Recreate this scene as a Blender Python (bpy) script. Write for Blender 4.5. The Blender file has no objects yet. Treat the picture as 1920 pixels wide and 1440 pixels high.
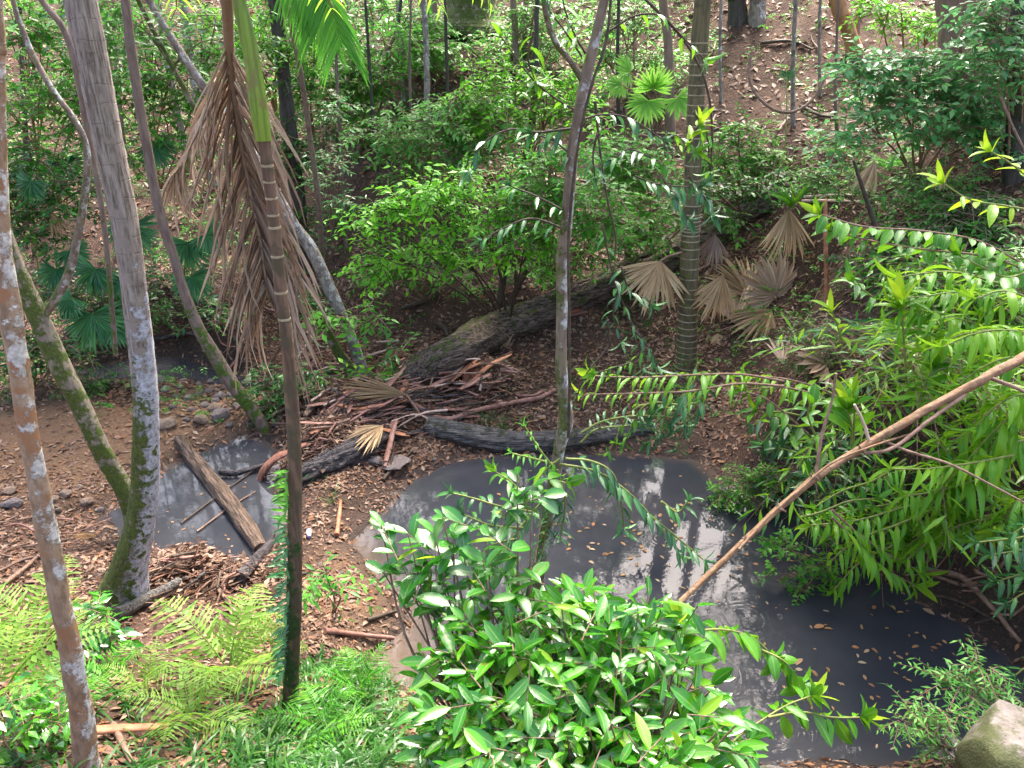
import bpy, math, random
import numpy as np
from mathutils import Vector, Matrix
random.seed(7)
rng = np.random.default_rng(11)
scene = bpy.context.scene
COL = scene.collection

# ------------------------------------------------------------------ camera, sky, sun, exposure
CAMZ, PITCH = 4.5, math.radians(24.0)
W, H, F = 1920.0, 1440.0, 1478.0
cam_d = bpy.data.cameras.new('camera')
cam = bpy.data.objects.new('camera', cam_d); COL.objects.link(cam)
cam.location = (0, 0, CAMZ)
cam.rotation_euler = (math.pi / 2 - PITCH, 0, 0)
cam_d.sensor_width = 36.0
cam_d.lens = 36.0 * F / W
cam_d.clip_start = 0.05
cam_d.clip_end = 500
scene.camera = cam

SUN_EL, SUN_AZ = math.radians(57), math.radians(14)      # azimuth measured from +Y towards +X
world = bpy.data.worlds.new('World'); scene.world = world
world.use_nodes = True
wn = world.node_tree.nodes; wn.clear()
sky = wn.new('ShaderNodeTexSky'); sky.sky_type = 'NISHITA'; sky.sun_disc = False
sky.sun_elevation = SUN_EL; sky.sun_rotation = SUN_AZ
sky.air_density = 1.0; sky.dust_density = 6.0; sky.ozone_density = 1.0
bg = wn.new('ShaderNodeBackground'); bg.inputs['Strength'].default_value = 0.135
wo = wn.new('ShaderNodeOutputWorld')
world.node_tree.links.new(sky.outputs[0], bg.inputs[0]); world.node_tree.links.new(bg.outputs[0], wo.inputs[0])
sun_d = bpy.data.lights.new('sun', 'SUN'); sun_d.energy = 2.9; sun_d.angle = math.radians(18); sun_d.color = (1, .95, .86)
sun = bpy.data.objects.new('sun', sun_d); COL.objects.link(sun)
sdir = Vector((math.sin(SUN_AZ) * math.cos(SUN_EL), math.cos(SUN_AZ) * math.cos(SUN_EL), math.sin(SUN_EL)))
sun.rotation_euler = sdir.to_track_quat('Z', 'Y').to_euler()
sun.location = (0, 0, 30)
vs = scene.view_settings
vs.view_transform = 'Standard'; vs.look = 'None'; vs.gamma = 1.0; vs.use_curve_mapping = False
vs.exposure = 2.62
scene.cycles.use_denoising = True
scene.cycles.max_bounces = 8
scene.cycles.diffuse_bounces = 3
scene.cycles.transmission_bounces = 6
scene.cycles.sample_clamp_indirect = 6.0

# ------------------------------------------------------------------ projecting
CP, SP = math.cos(PITCH), math.sin(PITCH)
def ray(px, py):
    u, v = (px - W / 2) / F, (H / 2 - py) / F
    return np.array([u, CP + v * SP, -SP + v * CP])      # depth along the axis is 1
def at(px, py, d):
    """the point at horizontal distance d (world y) seen at that place of the photograph"""
    r = ray(px, py); k = d / r[1]
    return np.array([r[0] * k, d, CAMZ + r[2] * k])
def depth(p):
    return p[1] * CP - (p[2] - CAMZ) * SP
def to_py(p):
    return H / 2 - F * ((p[2] - CAMZ) * CP + p[1] * SP) / depth(p)
def msize(px, p):
    return px * depth(p) / F
def at_z(px, py, z):
    r = ray(px, py); k = (z - CAMZ) / r[2]
    return np.array([r[0] * k, r[1] * k, z])

# ------------------------------------------------------------------ terrain
def poly(pts): return np.array([at_z(x, y, 0)[:2] for x, y in pts])
POOLS = [
    poly([(690,985),(760,905),(830,868),(900,855),(1040,848),(1200,852),(1300,862),(1345,900),(1400,930),(1500,945),(1560,1000),
          (1640,1070),(1730,1125),(1810,1165),(1880,1215),(1960,1270),(1990,1330),(1900,1380),(1760,1440),(1600,1460),(1400,1450),(1200,1420),(1000,1370),(800,1310),
          (690,1275),(700,1230),(760,1170),(745,1100),(690,1055),(640,1020)]),
    poly([(180,970),(250,925),(330,868),(400,832),(450,818),(500,822),(525,850),(520,900),(540,950),(520,1020),(480,1062),(400,1062),(300,1045),(215,1015)]),
    poly([(120,700),(190,682),(280,668),(340,668),(405,688),(470,706),(520,722),(470,732),(400,726),(350,716),(290,712),(200,716)]),
]
def sdist(x, y):
    x = np.asarray(x, float).ravel(); y = np.asarray(y, float).ravel()
    best = np.full(x.shape, 1e9)
    for P in POOLS:
        d = np.full(x.shape, 1e9); ins = np.zeros(x.shape, bool)
        n = len(P)
        for i in range(n):
            ax, ay = P[i]; bx, by = P[(i + 1) % n]
            ex, ey = bx - ax, by - ay
            t = np.clip(((x - ax) * ex + (y - ay) * ey) / (ex * ex + ey * ey), 0, 1)
            d = np.minimum(d, (x - ax - t * ex) ** 2 + (y - ay - t * ey) ** 2)
            c = (ay > y) != (by > y)
            with np.errstate(divide='ignore', invalid='ignore'):
                xi = ax + (y - ay) * ex / (ey if ey else 1e-12)
            ins ^= c & (x < xi)
        d = np.sqrt(d)
        best = np.minimum(best, np.where(ins, -d, d))
    return best
_ns = [(rng.uniform(-1, 1), rng.uniform(-1, 1), rng.uniform(0, 6.28)) for _ in range(40)]
def noise(x, y, f, k=0):
    r = 0
    for i in range(6):
        a, b, c = _ns[(k * 6 + i) % 40]
        m = math.hypot(a, b) + .3
        r = r + np.sin(f * (a * x + b * y) / m * (1 + .35 * i) + c + 1.3 * np.sin(f * .6 * (b * x - a * y) / m + c * 2))
    return r / 6 * 1.6
def sp(t, w): return w * np.log1p(np.exp(np.clip(t / w, -40, 40)))
def sstep(a, b, t):
    t = np.clip((t - a) / (b - a), 0, 1); return t * t * (3 - 2 * t)
def height(x, y, full=False):
    sh = np.shape(x)
    x = np.asarray(x, float).ravel(); y = np.asarray(y, float).ravel()
    s0 = sdist(x, y)
    sd = s0 + .09 * noise(x, y, 5.0, 1) * np.exp(-np.abs(s0))
    inside = -.4 * (1 - np.exp(np.minimum(sd, 0) / .3))
    so = np.maximum(sd, 0)
    out = .15 * (1 - np.exp(-so / .3)) + .05 * np.minimum(so, 3)
    yf = np.interp(x, [-14, -7, -3.2, -1.2, 0.5, 2, 3, 4.2, 6, 9], [12.6, 12.0, 11.7, 10.9, 10.5, 9.9, 9.4, 8.6, 7.8, 7.4])
    hill = .56 * sp(y - yf, .45)
    # cut creek bank below the slope in the middle
    hill = hill + .35 * sstep(.0, .5, y - yf - .15) * sstep(1.2, -.5, np.abs(x + 1.0) - 1.6)
    yn = np.interp(x, [-8, -3, -1.2, -.6, .5, 2, 3.5], [5.6, 5.3, 4.7, 4.3, 3.75, 3.55, 3.3])
    sn = np.interp(x, [-3, -1.0, .5, 2], [.5, .55, .85, .95])
    near = 3.0 * np.tanh(sn * sp(yn - y, .25) / 3.0)
    q = x - np.interp(y, [3.0, 3.9, 4.8, 5.6, 6.5, 7.5, 8.5, 10], [2.1, 2.7, 3.0, 2.75, 2.4, 2.35, 2.75, 3.8])
    right = sstep(0, .75, q) * 1.15 + .45 * np.maximum(q - .7, 0) * .8
    right = right * sstep(.0, .35, so) * sstep(3.6, 4.8, y) * sstep(14, 10, y)
    z = np.where(sd < 0, inside, out) + hill + near + right
    e3 = np.interp(x, P3X, P3Y); z = z + .75 * sstep(.02, .4, y - e3) * sstep(P3X[0] - .6, P3X[0] + .6, x) * sstep(P3X[-1] + .2, P3X[-1] - .5, x) * sstep(2.2, .8, y - e3)
    for cx, cy, sx, sy, am in MOUNDS:
        z = z + am * np.exp(-((x - cx) / sx) ** 2 - ((y - cy) / sy) ** 2) * np.clip(so * 4, 0, 1)
    g = np.clip(so * 3, 0, 1)
    z = z + g * (.06 * noise(x, y, 2.2, 2) + .035 * noise(x, y, 6.5, 3)) + g * np.clip((y - 11) / 6, 0, 1) * .25 * noise(x, y, .8, 4)
    if full: return z.reshape(sh), s0.reshape(sh)
    return z.reshape(sh)
P3X, P3Y = (np.array(q) for q in zip(*[at_z(px, py, 0)[:2] for px, py in ((120,696),(190,680),(280,666),(340,666),(405,686),(470,704))]))
MOUNDS = [(*at_z(px, py, .15)[:2], sx, sy, am) for px, py, sx, sy, am in ((670,780,.8,.4,.34),(870,738,.6,.38,.36),(610,840,.5,.35,.2),(350,1085,.55,.3,.16))]
def hz(x, y): return float(height(np.array([x]), np.array([y]))[0])
def gnd(px, py):
    r = ray(px, py)
    ts = np.concatenate([np.linspace(1.2, 14, 700), np.linspace(14.05, 70, 500)])
    X, Y, Z = r[0] * ts, r[1] * ts, CAMZ + r[2] * ts
    hh = np.maximum(height(X, Y), 0)
    k = np.nonzero(Z <= hh)[0]
    i = k[0] if len(k) else len(ts) - 1
    return np.array([X[i], Y[i], hh[i]])

_gc = {}
def gnd_fast(px, py):
    k = (int(px / 6), int(py / 4))
    if k not in _gc: _gc[k] = gnd(k[0] * 6 + 3, k[1] * 4 + 2)
    p = _gc[k]
    if p[2] < .02: return None
    q = p + np.array([random.uniform(-.02, .02), random.uniform(-.03, .03), 0]); return q
# ------------------------------------------------------------------ mesh building
class MB:
    def __init__(s): s.v = []; s.f = []; s.t = []; s.m = []; s.a = []; s.n = 0
    def add(s, v, f, tint=None, mid=None, along=None):
        v = np.asarray(v, np.float32).reshape(-1, 3); f = np.asarray(f, np.int32)
        s.v.append(v); s.f.append(f + s.n)
        n = len(v); s.n += n
        s.t.append(np.broadcast_to(np.asarray(0 if tint is None else tint, np.float32), (n,)))
        s.m.append(np.broadcast_to(np.asarray(1 if mid is None else mid, np.float32), (n,)))
        s.a.append(np.broadcast_to(np.asarray(0 if along is None else along, np.float32), (n,)))
        return s
    def tris(s): return sum(len(f) * (f.shape[1] - 2) for f in s.f)
    def mesh(s, name, mat, smooth=True, origin=None):
        me = bpy.data.meshes.new(name)
        v = np.concatenate(s.v)
        if origin is not None: v = v - np.asarray(origin, np.float32)
        me.vertices.add(len(v)); me.vertices.foreach_set('co', v.ravel())
        loops = np.concatenate([f.ravel() for f in s.f])
        tot = np.concatenate([np.full(len(f), f.shape[1], np.int32) for f in s.f])
        st = np.concatenate([[0], np.cumsum(tot)[:-1]]).astype(np.int32)
        me.loops.add(len(loops)); me.loops.foreach_set('vertex_index', loops.astype(np.int32))
        me.polygons.add(len(tot)); me.polygons.foreach_set('loop_start', st); me.polygons.foreach_set('loop_total', tot)
        me.polygons.foreach_set('use_smooth', np.full(len(tot), smooth, bool))
        for nm, arr in (('tint', s.t), ('mid', s.m), ('along', s.a)):
            at_ = me.attributes.new(nm, 'FLOAT', 'POINT'); at_.data.foreach_set('value', np.concatenate(arr))
        me.materials.append(mat)
        me.update(calc_edges=True); 
        return me
    def build(s, name, mat, parent=None, smooth=True, origin=None, kind=None):
        if origin is None and parent is not None: origin = ORG.get(parent.name, (0, 0, 0))
        o = bpy.data.objects.new(name, s.mesh(name, mat, smooth, origin)); COL.objects.link(o)
        if parent is not None: o.parent = parent; ORG[o.name] = tuple(origin)
        elif origin is not None: o.location = tuple(origin)
        if kind: o['kind'] = kind
        return o
ORG = {}
def tag(o, label=None, cat=None, group=None, kind=None):
    if label: o['label'] = label
    if cat: o['category'] = cat
    if group: o['group'] = group
    if kind: o['kind'] = kind
    return o
def thing(name, label, cat, loc, group=None):
    o = bpy.data.objects.new(name, None); COL.objects.link(o)
    o.empty_display_size = .1
    o.location = tuple(float(c) for c in loc); ORG[o.name] = tuple(float(c) for c in loc)
    return tag(o, label, cat, group)
def put(name, me, M, parent=None):
    o = bpy.data.objects.new(name, me); COL.objects.link(o)
    if parent is not None:
        o.parent = parent
        M = Matrix.Translation(-Vector(ORG[parent.name])) @ M
    o.matrix_basis = M
    return o
def nrm(v):
    v = np.asarray(v, float); l = np.linalg.norm(v, axis=-1, keepdims=True); return v / np.maximum(l, 1e-9)
def frame(d, n, loc, s=(1, 1, 1)):
    d = nrm(d); x = nrm(np.cross(d, n)); n = np.cross(x, d)
    M = Matrix.Identity(4)
    for i in range(3):
        M[i][0] = x[i] * s[0]; M[i][1] = d[i] * s[1]; M[i][2] = n[i] * s[2]; M[i][3] = loc[i]
    return M
def curve(pts, n):
    """Catmull-Rom through pts (any columns) in n samples"""
    P = np.asarray(pts, float)
    if len(P) == 2: 
        t = np.linspace(0, 1, n)[:, None]; return P[0] * (1 - t) + P[1] * t
    P = np.vstack([2 * P[0] - P[1], P, 2 * P[-1] - P[-2]])
    k = len(P) - 3
    t = np.linspace(0, k - 1e-6, n); i = t.astype(int); u = (t - i)[:, None]
    a, b, c, d = P[i], P[i + 1], P[i + 2], P[i + 3]
    return .5 * (2 * b + (c - a) * u + (2 * a - 5 * b + 4 * c - d) * u ** 2 + (3 * b - a - 3 * c + d) * u ** 3)
def tube(mb, pts, rad, seg=8, rough=0., ring=0, ringamp=.06, tint=0., cap=True, flat=1., lump=3, ridge=0.):
    P = np.asarray(pts, float); n = len(P); rad = np.broadcast_to(np.asarray(rad, float), (n,)).copy()
    T = nrm(np.gradient(P, axis=0))
    ref = np.array([0., 0, 1]) if abs(T[0][2]) < .9 else np.array([1., 0, 0])
    U = np.zeros_like(P); u = nrm(np.cross(T[0], ref))
    for i in range(n):
        u = nrm(u - T[i] * np.dot(u, T[i])); U[i] = u
    V = np.cross(T, U)
    L = np.concatenate([[0], np.cumsum(np.linalg.norm(np.diff(P, axis=0), axis=1))])
    if ring: rad = rad * (1 + ringamp * np.maximum(0, np.cos(L / ring * 2 * math.pi)) ** 6)
    a = np.linspace(0, 2 * math.pi, seg, endpoint=False)
    R = np.repeat(rad[:, None], seg, 1)
    if rough:
        ph = rng.uniform(0, 6.28, 6); LL = (L / max(rad.mean(), 1e-4))[:, None]
        R = R * (1 + rough * (.5 * np.sin(lump * a[None] + ph[0] + .25 * LL) + .5 * np.sin((lump + 2) * a[None] + ph[1] - .4 * LL) + .6 * np.sin(.55 * LL + ph[2] + 2 * np.sin(a[None] + ph[3])) + .3 * rng.normal(0, 1, (n, seg))))
    if ridge:
        LL = L[:, None] / max(L[-1], .1); ph = rng.uniform(0, 6.28, 8)
        q = 0
        for k, (fr, am) in enumerate(((5, .7), (9, 1.), (14, .8), (3, .6))):
            q = q + am * np.abs(np.sin(fr * a[None] / 2 + ph[k] + .8 * np.sin(LL * (5 + 3 * k) + ph[k + 4])))
        R = R * (1 + ridge * (q - 1.6) * (.7 + .5 * np.sin(LL * 23 + ph[1] + 2 * np.sin(a[None] * 2))))
    v = P[:, None] + R[..., None] * (np.cos(a)[None, :, None] * U[:, None] + flat * np.sin(a)[None, :, None] * V[:, None])
    i = np.arange(n - 1)[:, None] * seg; j = np.arange(seg)[None]; k = (j + 1) % seg
    f = np.stack([i + j, i + k, i + seg + k, i + seg + j], -1).reshape(-1, 4)
    al = np.repeat(L / max(L[-1], 1e-6), seg)
    mb.add(v, f, tint, 1, al)
    if cap:
        for e, c in ((0, P[0]), (n - 1, P[-1])):
            vv = np.vstack([v[e], c[None]]); q = np.arange(seg)
            ff = np.stack([q, (q + 1) % seg, np.full(seg, seg)], -1)
            mb.add(vv, ff if e else ff[:, ::-1], tint, 1, al[e * seg])
    return mb

# ---- foliage in one mesh: many small folded leaves
LT = np.array([[0, 0, 0], [-.5, .42, .12], [.5, .42, .12], [0, .45, 0], [0, 1, -.06]])
LF = np.array([[0, 3, 1], [0, 2, 3], [1, 3, 4], [3, 2, 4]])
def leaves(mb, P, D, N, ln, wd, tint=None, droop=.0):
    n = len(P); D = nrm(D); X = nrm(np.cross(D, N)); N = np.cross(X, D)
    ln = np.broadcast_to(ln, (n,)); wd = np.broadcast_to(wd, (n,))
    t = LT
    v = (P[:, None] + t[None, :, 0, None] * (X * wd[:, None])[:, None] + t[None, :, 1, None] * (D * ln[:, None])[:, None]
         + t[None, :, 2, None] * (N * wd[:, None])[:, None])
    dl = droop * ln; v[:, 4, 2] -= dl; v[:, 1:4, 2] -= .2 * dl[:, None]
    f = LF[None] + (np.arange(n) * 5)[:, None, None]
    if tint is None: tint = rng.random(n)
    mb.add(v, f.reshape(-1, 3), np.repeat(tint, 5), np.tile([0, 1, 1, 0, .3], n))
def rand_unit(n):
    return nrm(rng.normal(0, 1, (n, 3)))
# ------------------------------------------------------------------ materials
class NT:
    def __init__(s, name):
        s.m = bpy.data.materials.new(name); s.m.use_nodes = True
        s.nt = s.m.node_tree; s.nt.nodes.clear()
        s.out = s.nt.nodes.new('ShaderNodeOutputMaterial')
    def n(s, t, **kw):
        q = s.nt.nodes.new(t)
        for k, v in kw.items(): setattr(q, k, v)
        return q
    def l(s, a, b): s.nt.links.new(a, b); return s
    def val(s, sock, v):
        if hasattr(v, 'is_linked') or isinstance(v, bpy.types.NodeSocket): s.nt.links.new(v, sock)
        else: sock.default_value = v
    def math(s, op, a, b=0., c=None, clamp=False):
        q = s.n('ShaderNodeMath', operation=op, use_clamp=clamp)
        s.val(q.inputs[0], a); s.val(q.inputs[1], b)
        if c is not None: s.val(q.inputs[2], c)
        return q.outputs[0]
    def mix(s, f, a, b, mode='MIX'):
        q = s.n('ShaderNodeMix', data_type='RGBA', blend_type=mode, clamp_factor=True)
        s.val(q.inputs[0], f)
        for sock, c in ((q.inputs[6], a), (q.inputs[7], b)):
            if isinstance(c, tuple): sock.default_value = (*c[:3], 1)
            else: s.nt.links.new(c, sock)
        return q.outputs[2]
    def noise(s, vec, scale, detail=4, rough=.6, dim='3D'):
        q = s.n('ShaderNodeTexNoise', noise_dimensions=dim)
        if vec is not None: s.l(vec, q.inputs['Vector'])
        q.inputs['Scale'].default_value = scale; q.inputs['Detail'].default_value = detail; q.inputs['Roughness'].default_value = rough
        return q.outputs['Fac']
    def ramp(s, f, stops, interp='LINEAR'):
        q = s.n('ShaderNodeValToRGB'); q.color_ramp.interpolation = interp
        e = q.color_ramp.elements
        while len(e) < len(stops): e.new(.5)
        for i, (p, c) in enumerate(stops): e[i].position = p; e[i].color = (*c, 1) if len(c) == 3 else c
        s.val(q.inputs[0], f); return q.outputs[0]
    def step(s, v, a, b):
        q = s.n('ShaderNodeMapRange', interpolation_type='SMOOTHSTEP'); s.val(q.inputs[0], v)
        q.inputs[1].default_value = a; q.inputs[2].default_value = b; return q.outputs[0]
    def attr(s, name): return s.n('ShaderNodeAttribute', attribute_name=name).outputs['Fac']
    def obj(s): return s.n('ShaderNodeTexCoord').outputs['Object']
    def scale(s, vec, sc):
        q = s.n('ShaderNodeMapping'); s.l(vec, q.inputs['Vector']); q.inputs['Scale'].default_value = sc; return q.outputs[0]
    def bump(s, h, dist, strength=1., normal=None):
        q = s.n('ShaderNodeBump'); q.inputs['Distance'].default_value = dist; q.inputs['Strength'].default_value = strength
        s.l(h, q.inputs['Height'])
        if normal is not None: s.l(normal, q.inputs['Normal'])
        return q.outputs[0]
    def bsdf(s, color, rough, normal=None, spec=.5, coat=0.):
        q = s.n('ShaderNodeBsdfPrincipled')
        if isinstance(color, tuple): q.inputs['Base Color'].default_value = (*color[:3], 1)
        else: s.l(color, q.inputs['Base Color'])
        s.val(q.inputs['Roughness'], rough); q.inputs['Specular IOR Level'].default_value = spec
        if coat: q.inputs['Coat Weight'].default_value = coat; q.inputs['Coat Roughness'].default_value = .15
        if normal is not None: s.l(normal, q.inputs['Normal'])
        return q
    def done(s, q): s.l(q.outputs[0], s.out.inputs['Surface']); return s.m

def leaf_mat(name, cols, rough=.32, trans=.3, tcol=None, rib=.0, spec=.28, dry=0.):
    """cols: three greens picked per leaf; some translucency; a paler midrib"""
    s = NT(name)
    oi = s.n('ShaderNodeObjectInfo')
    k = s.math('FRACT', s.math('ADD', s.attr('tint'), oi.outputs['Random']))
    c = s.ramp(k, [(0, cols[0]), (.5, cols[1]), (.86, cols[2]), (1, cols[-1])])
    w = s.noise(s.obj(), 9, 3)
    c = s.mix(s.math('MULTIPLY', w, .5), c, s.mix(.5, c, tuple(x * .45 for x in cols[0])))
    if dry: c = s.mix(s.step(s.noise(s.obj(), 30, 2), .62, .72), c, (.22, .16, .04))
    if rib: c = s.mix(s.math('MULTIPLY', s.step(s.attr('mid'), .16, .03), rib), c, (.3, .42, .12))
    b = s.bump(s.noise(s.obj(), 60, 2), .003, .35)
    p = s.bsdf(c, rough, b, spec)
    t = s.n('ShaderNodeBsdfTranslucent')
    tc = tcol or tuple(min(1, x * 1.6 + .03) for x in cols[1])
    s.l(s.mix(.5, c, tc), t.inputs['Color'])
    m = s.n('ShaderNodeMixShader'); m.inputs[0].default_value = trans
    s.l(p.outputs[0], m.inputs[1]); s.l(t.outputs[0], m.inputs[2])
    return s.done(m)

def bark_mat(name, c1, c2, c3=None, streak=(30, 30, 4), lichen=None, moss=None, rough=.85, bumpd=.02, rings=None, cracks=0., rot=0.):
    """lichen: (colour, threshold, scale, side vector, along0, along1); moss the same; along runs 0 at the base, 1 at the top"""
    s = NT(name); o = s.obj()
    og = o
    if rot:
        vr = s.n('ShaderNodeVectorRotate', rotation_type='Z_AXIS'); s.l(o, vr.inputs['Vector']); vr.inputs['Angle'].default_value = -rot; og = vr.outputs[0]
    n1 = s.noise(s.scale(og, streak), 1, 5, .65)
    n2 = s.noise(o, 7, 4)
    c = s.mix(s.step(n1, .35, .65), c1, c2)
    if c3: c = s.mix(s.step(n2, .5, .62), c, c3)
    h = n1
    if cracks:
        v = s.n('ShaderNodeTexVoronoi', feature='DISTANCE_TO_EDGE'); s.l(s.scale(og, (streak[0], streak[1], streak[2] * 1.6)), v.inputs['Vector']); v.inputs['Scale'].default_value = 1.
        e = s.step(v.outputs[0], 0, .16); h = s.math('MULTIPLY', e, s.math('ADD', n1, .4))
        c = s.mix(s.math('MULTIPLY', s.math('SUBTRACT', 1, e), cracks), c, tuple(x * .35 for x in c1))
    geo = s.n('ShaderNodeNewGeometry')
    al = s.attr('along')
    for spec_ in (lichen, moss):
        if not spec_: continue
        col, th, sc, side, a0, a1 = spec_
        d = s.n('ShaderNodeVectorMath', operation='DOT_PRODUCT'); s.l(geo.outputs['Normal'], d.inputs[0]); d.inputs[1].default_value = side
        f = s.math('ADD', s.math('MULTIPLY_ADD', s.noise(o, sc, 6, .72), 1.9, -.45), s.math('MULTIPLY', d.outputs['Value'], .22))
        f = s.math('ADD', f, s.math('MULTIPLY', s.math('SUBTRACT', 1, s.step(al, a1, a0)), .5))
        f = s.step(f, th + .40, th + .56)
        cc = s.mix(s.step(s.noise(o, 38, 5, .7), .3, .7), tuple(x * .5 for x in col), tuple(x * 1.12 for x in col))
        c = s.mix(f, c, cc); h = s.math('ADD', h, s.math('MULTIPLY', f, .3))
    if rings:
        sx = s.n('ShaderNodeSeparateXYZ'); s.l(o, sx.inputs[0])
        w = s.math('FRACT', s.math('ADD', s.math('MULTIPLY', sx.outputs[2], rings), s.math('MULTIPLY', s.noise(o, 3, 3), 1.2)))
        e = s.step(s.math('ABSOLUTE', s.math('SUBTRACT', w, .5)), .06, 0)
        e = s.math('MULTIPLY', e, s.step(s.noise(o, 14, 2), .4, .55))
        c = s.mix(s.math('MULTIPLY', e, .22), c, tuple(x * .5 for x in c1)); h = s.math('SUBTRACT', h, s.math('MULTIPLY', e, .18))
    b = s.bump(h, bumpd, .9)
    return s.done(s.bsdf(c, rough, b, .3))

M = {}
M['fg_leaf'] = leaf_mat('glossy green leaf', [(0.023, 0.147, 0.006), (0.045, 0.242, 0.008), (0.086, 0.326, 0.011), (0.162, 0.378, 0.016)], .2, .33, rib=.5, spec=.8, dry=.5)
M['round_leaf'] = leaf_mat('dark glossy leaf', [(0.018, 0.126, 0.010), (0.032, 0.200, 0.011), (0.063, 0.284, 0.016), (0.041, 0.210, 0.012)], .18, .25, rib=.5, spec=.95)
M['lance_leaf'] = leaf_mat('lance leaf', [(0.032, 0.151, 0.010), (0.054, 0.227, 0.010), (0.108, 0.324, 0.013), (0.081, 0.270, 0.012)], .26, .36, (.25, .5, .02), rib=.35, spec=.42)
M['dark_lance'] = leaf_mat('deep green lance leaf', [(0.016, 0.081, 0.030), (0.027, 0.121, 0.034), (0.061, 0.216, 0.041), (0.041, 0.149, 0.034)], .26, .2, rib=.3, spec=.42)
M['lime_leaf'] = leaf_mat('lime young leaf', [(.16, .34, .012), (.22, .42, .02), (.32, .46, .02), (.3, .44, .02)], .3, .45, (.5, .7, .03), rib=.4)
M['shrub_mid'] = leaf_mat('small green leaf', [(0.037, 0.175, 0.018), (0.073, 0.292, 0.022), (0.146, 0.437, 0.035), (0.122, 0.379, 0.035)], .38, .42)
M['shrub_lime'] = leaf_mat('small bright leaf', [(0.068, 0.270, 0.012), (0.124, 0.405, 0.016), (0.225, 0.567, 0.024), (0.270, 0.567, 0.024)], .35, .4)
M['shrub_pale'] = leaf_mat('small pale leaf', [(0.059, 0.239, 0.034), (0.117, 0.351, 0.059), (0.211, 0.477, 0.093), (0.187, 0.449, 0.085)], .36, .4)
M['shrub_blue'] = leaf_mat('bluish green leaf', [(0.067, 0.231, 0.068), (0.123, 0.357, 0.105), (0.209, 0.462, 0.158), (0.190, 0.441, 0.143)], .25, .4, spec=.5)
M['shrub_dark'] = leaf_mat('dark green leaf', [(0.015, 0.086, 0.013), (0.032, 0.157, 0.019), (0.078, 0.282, 0.028), (0.065, 0.234, 0.023)], .33, .3)
M['canopy'] = leaf_mat('canopy leaf', [(.02, .07, .012), (.035, .11, .018), (.06, .16, .02), (.05, .14, .02)], .4, .3)
M['fern'] = leaf_mat('bright fern', [(.10, .22, .025), (.15, .29, .035), (.22, .36, .06), (.24, .33, .05)], .5, .45, (.45, .7, .06))
M['fern_green'] = leaf_mat('green fern', [(0.045, 0.194, 0.013), (0.072, 0.270, 0.016), (0.126, 0.356, 0.019), (0.108, 0.324, 0.019)], .45, .4)
M['grass'] = leaf_mat('grass blade', [(0.016, 0.076, 0.009), (0.032, 0.130, 0.012), (0.054, 0.184, 0.016), (0.090, 0.162, 0.026)], .35, .3)
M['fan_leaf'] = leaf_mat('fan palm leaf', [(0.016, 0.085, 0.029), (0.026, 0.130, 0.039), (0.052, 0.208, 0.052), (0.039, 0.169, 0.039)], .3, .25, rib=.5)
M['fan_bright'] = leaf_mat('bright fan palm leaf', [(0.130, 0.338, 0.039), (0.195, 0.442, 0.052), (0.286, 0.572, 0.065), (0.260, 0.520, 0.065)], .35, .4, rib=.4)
M['palm_lime'] = leaf_mat('sunlit palm leaflet', [(.12, .30, .02), (.18, .38, .025), (.25, .44, .03), (.22, .42, .03)], .35, .5, (.45, .75, .06), rib=.3)
def dry_mat(name, cols, rough=.75):
    s = NT(name)
    oi = s.n('ShaderNodeObjectInfo')
    k = s.math('FRACT', s.math('ADD', s.attr('tint'), oi.outputs['Random']))
    st = [(i / (len(cols) - 1), c) for i, c in enumerate(cols)]
    c = s.ramp(k, st)
    w = s.noise(s.obj(), 25, 4)
    c = s.mix(s.math('MULTIPLY', w, .7), c, s.mix(.65, c, (.05, .03, .02)))
    c = s.mix(s.math('MULTIPLY', s.step(s.attr('mid'), .2, .02), .4), c, (.1, .06, .04))
    p = s.bsdf(c, rough, s.bump(w, .004, .5), .2)
    t = s.n('ShaderNodeBsdfTranslucent'); s.l(c, t.inputs['Color'])
    m = s.n('ShaderNodeMixShader'); m.inputs[0].default_value = .12
    s.l(p.outputs[0], m.inputs[1]); s.l(t.outputs[0], m.inputs[2])
    return s.done(m)
M['litter'] = dry_mat('fallen leaf', [(0.066, 0.033, 0.021), (0.197, 0.103, 0.066), (0.279, 0.158, 0.107), (0.115, 0.055, 0.034), (0.361, 0.237, 0.164), (0.328, 0.142, 0.053), (0.230, 0.111, 0.070), (0.426, 0.300, 0.213), (0.156, 0.079, 0.049), (0.049, 0.028, 0.022)], .55)
M['debris'] = dry_mat('broken wood', [(.035, .022, .018), (.16, .07, .045), (.24, .115, .075), (.08, .045, .032), (.32, .19, .13), (.05, .03, .025)], .7)
M['float_leaf'] = dry_mat('floating leaf', [(.42, .2, .07), (.5, .3, .12), (.3, .14, .06), (.55, .42, .27), (.45, .17, .05)], .5)
M['tan'] = dry_mat('dry fan leaf', [(0.483, 0.310, 0.157), (0.667, 0.460, 0.246), (0.782, 0.575, 0.336), (0.575, 0.380, 0.202)], .6)
M['straw'] = dry_mat('straw coloured fan leaf', [(.55, .40, .22), (.68, .52, .32), (.76, .60, .40), (.60, .44, .26)], .55)
M['pink_tan'] = dry_mat('dry pinkish fan leaf', [(0.462, 0.286, 0.173), (0.660, 0.451, 0.302), (0.770, 0.572, 0.410), (0.550, 0.363, 0.238)], .6)
M['dead_frond'] = dry_mat('dead frond leaflet', [(.18, .11, .075), (.32, .225, .17), (.43, .335, .27), (.26, .145, .10)], .65)
M['rust'] = dry_mat('rusty sheath', [(.24, .075, .035), (.34, .13, .06), (.42, .2, .12), (.28, .09, .05)], .5)

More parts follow.
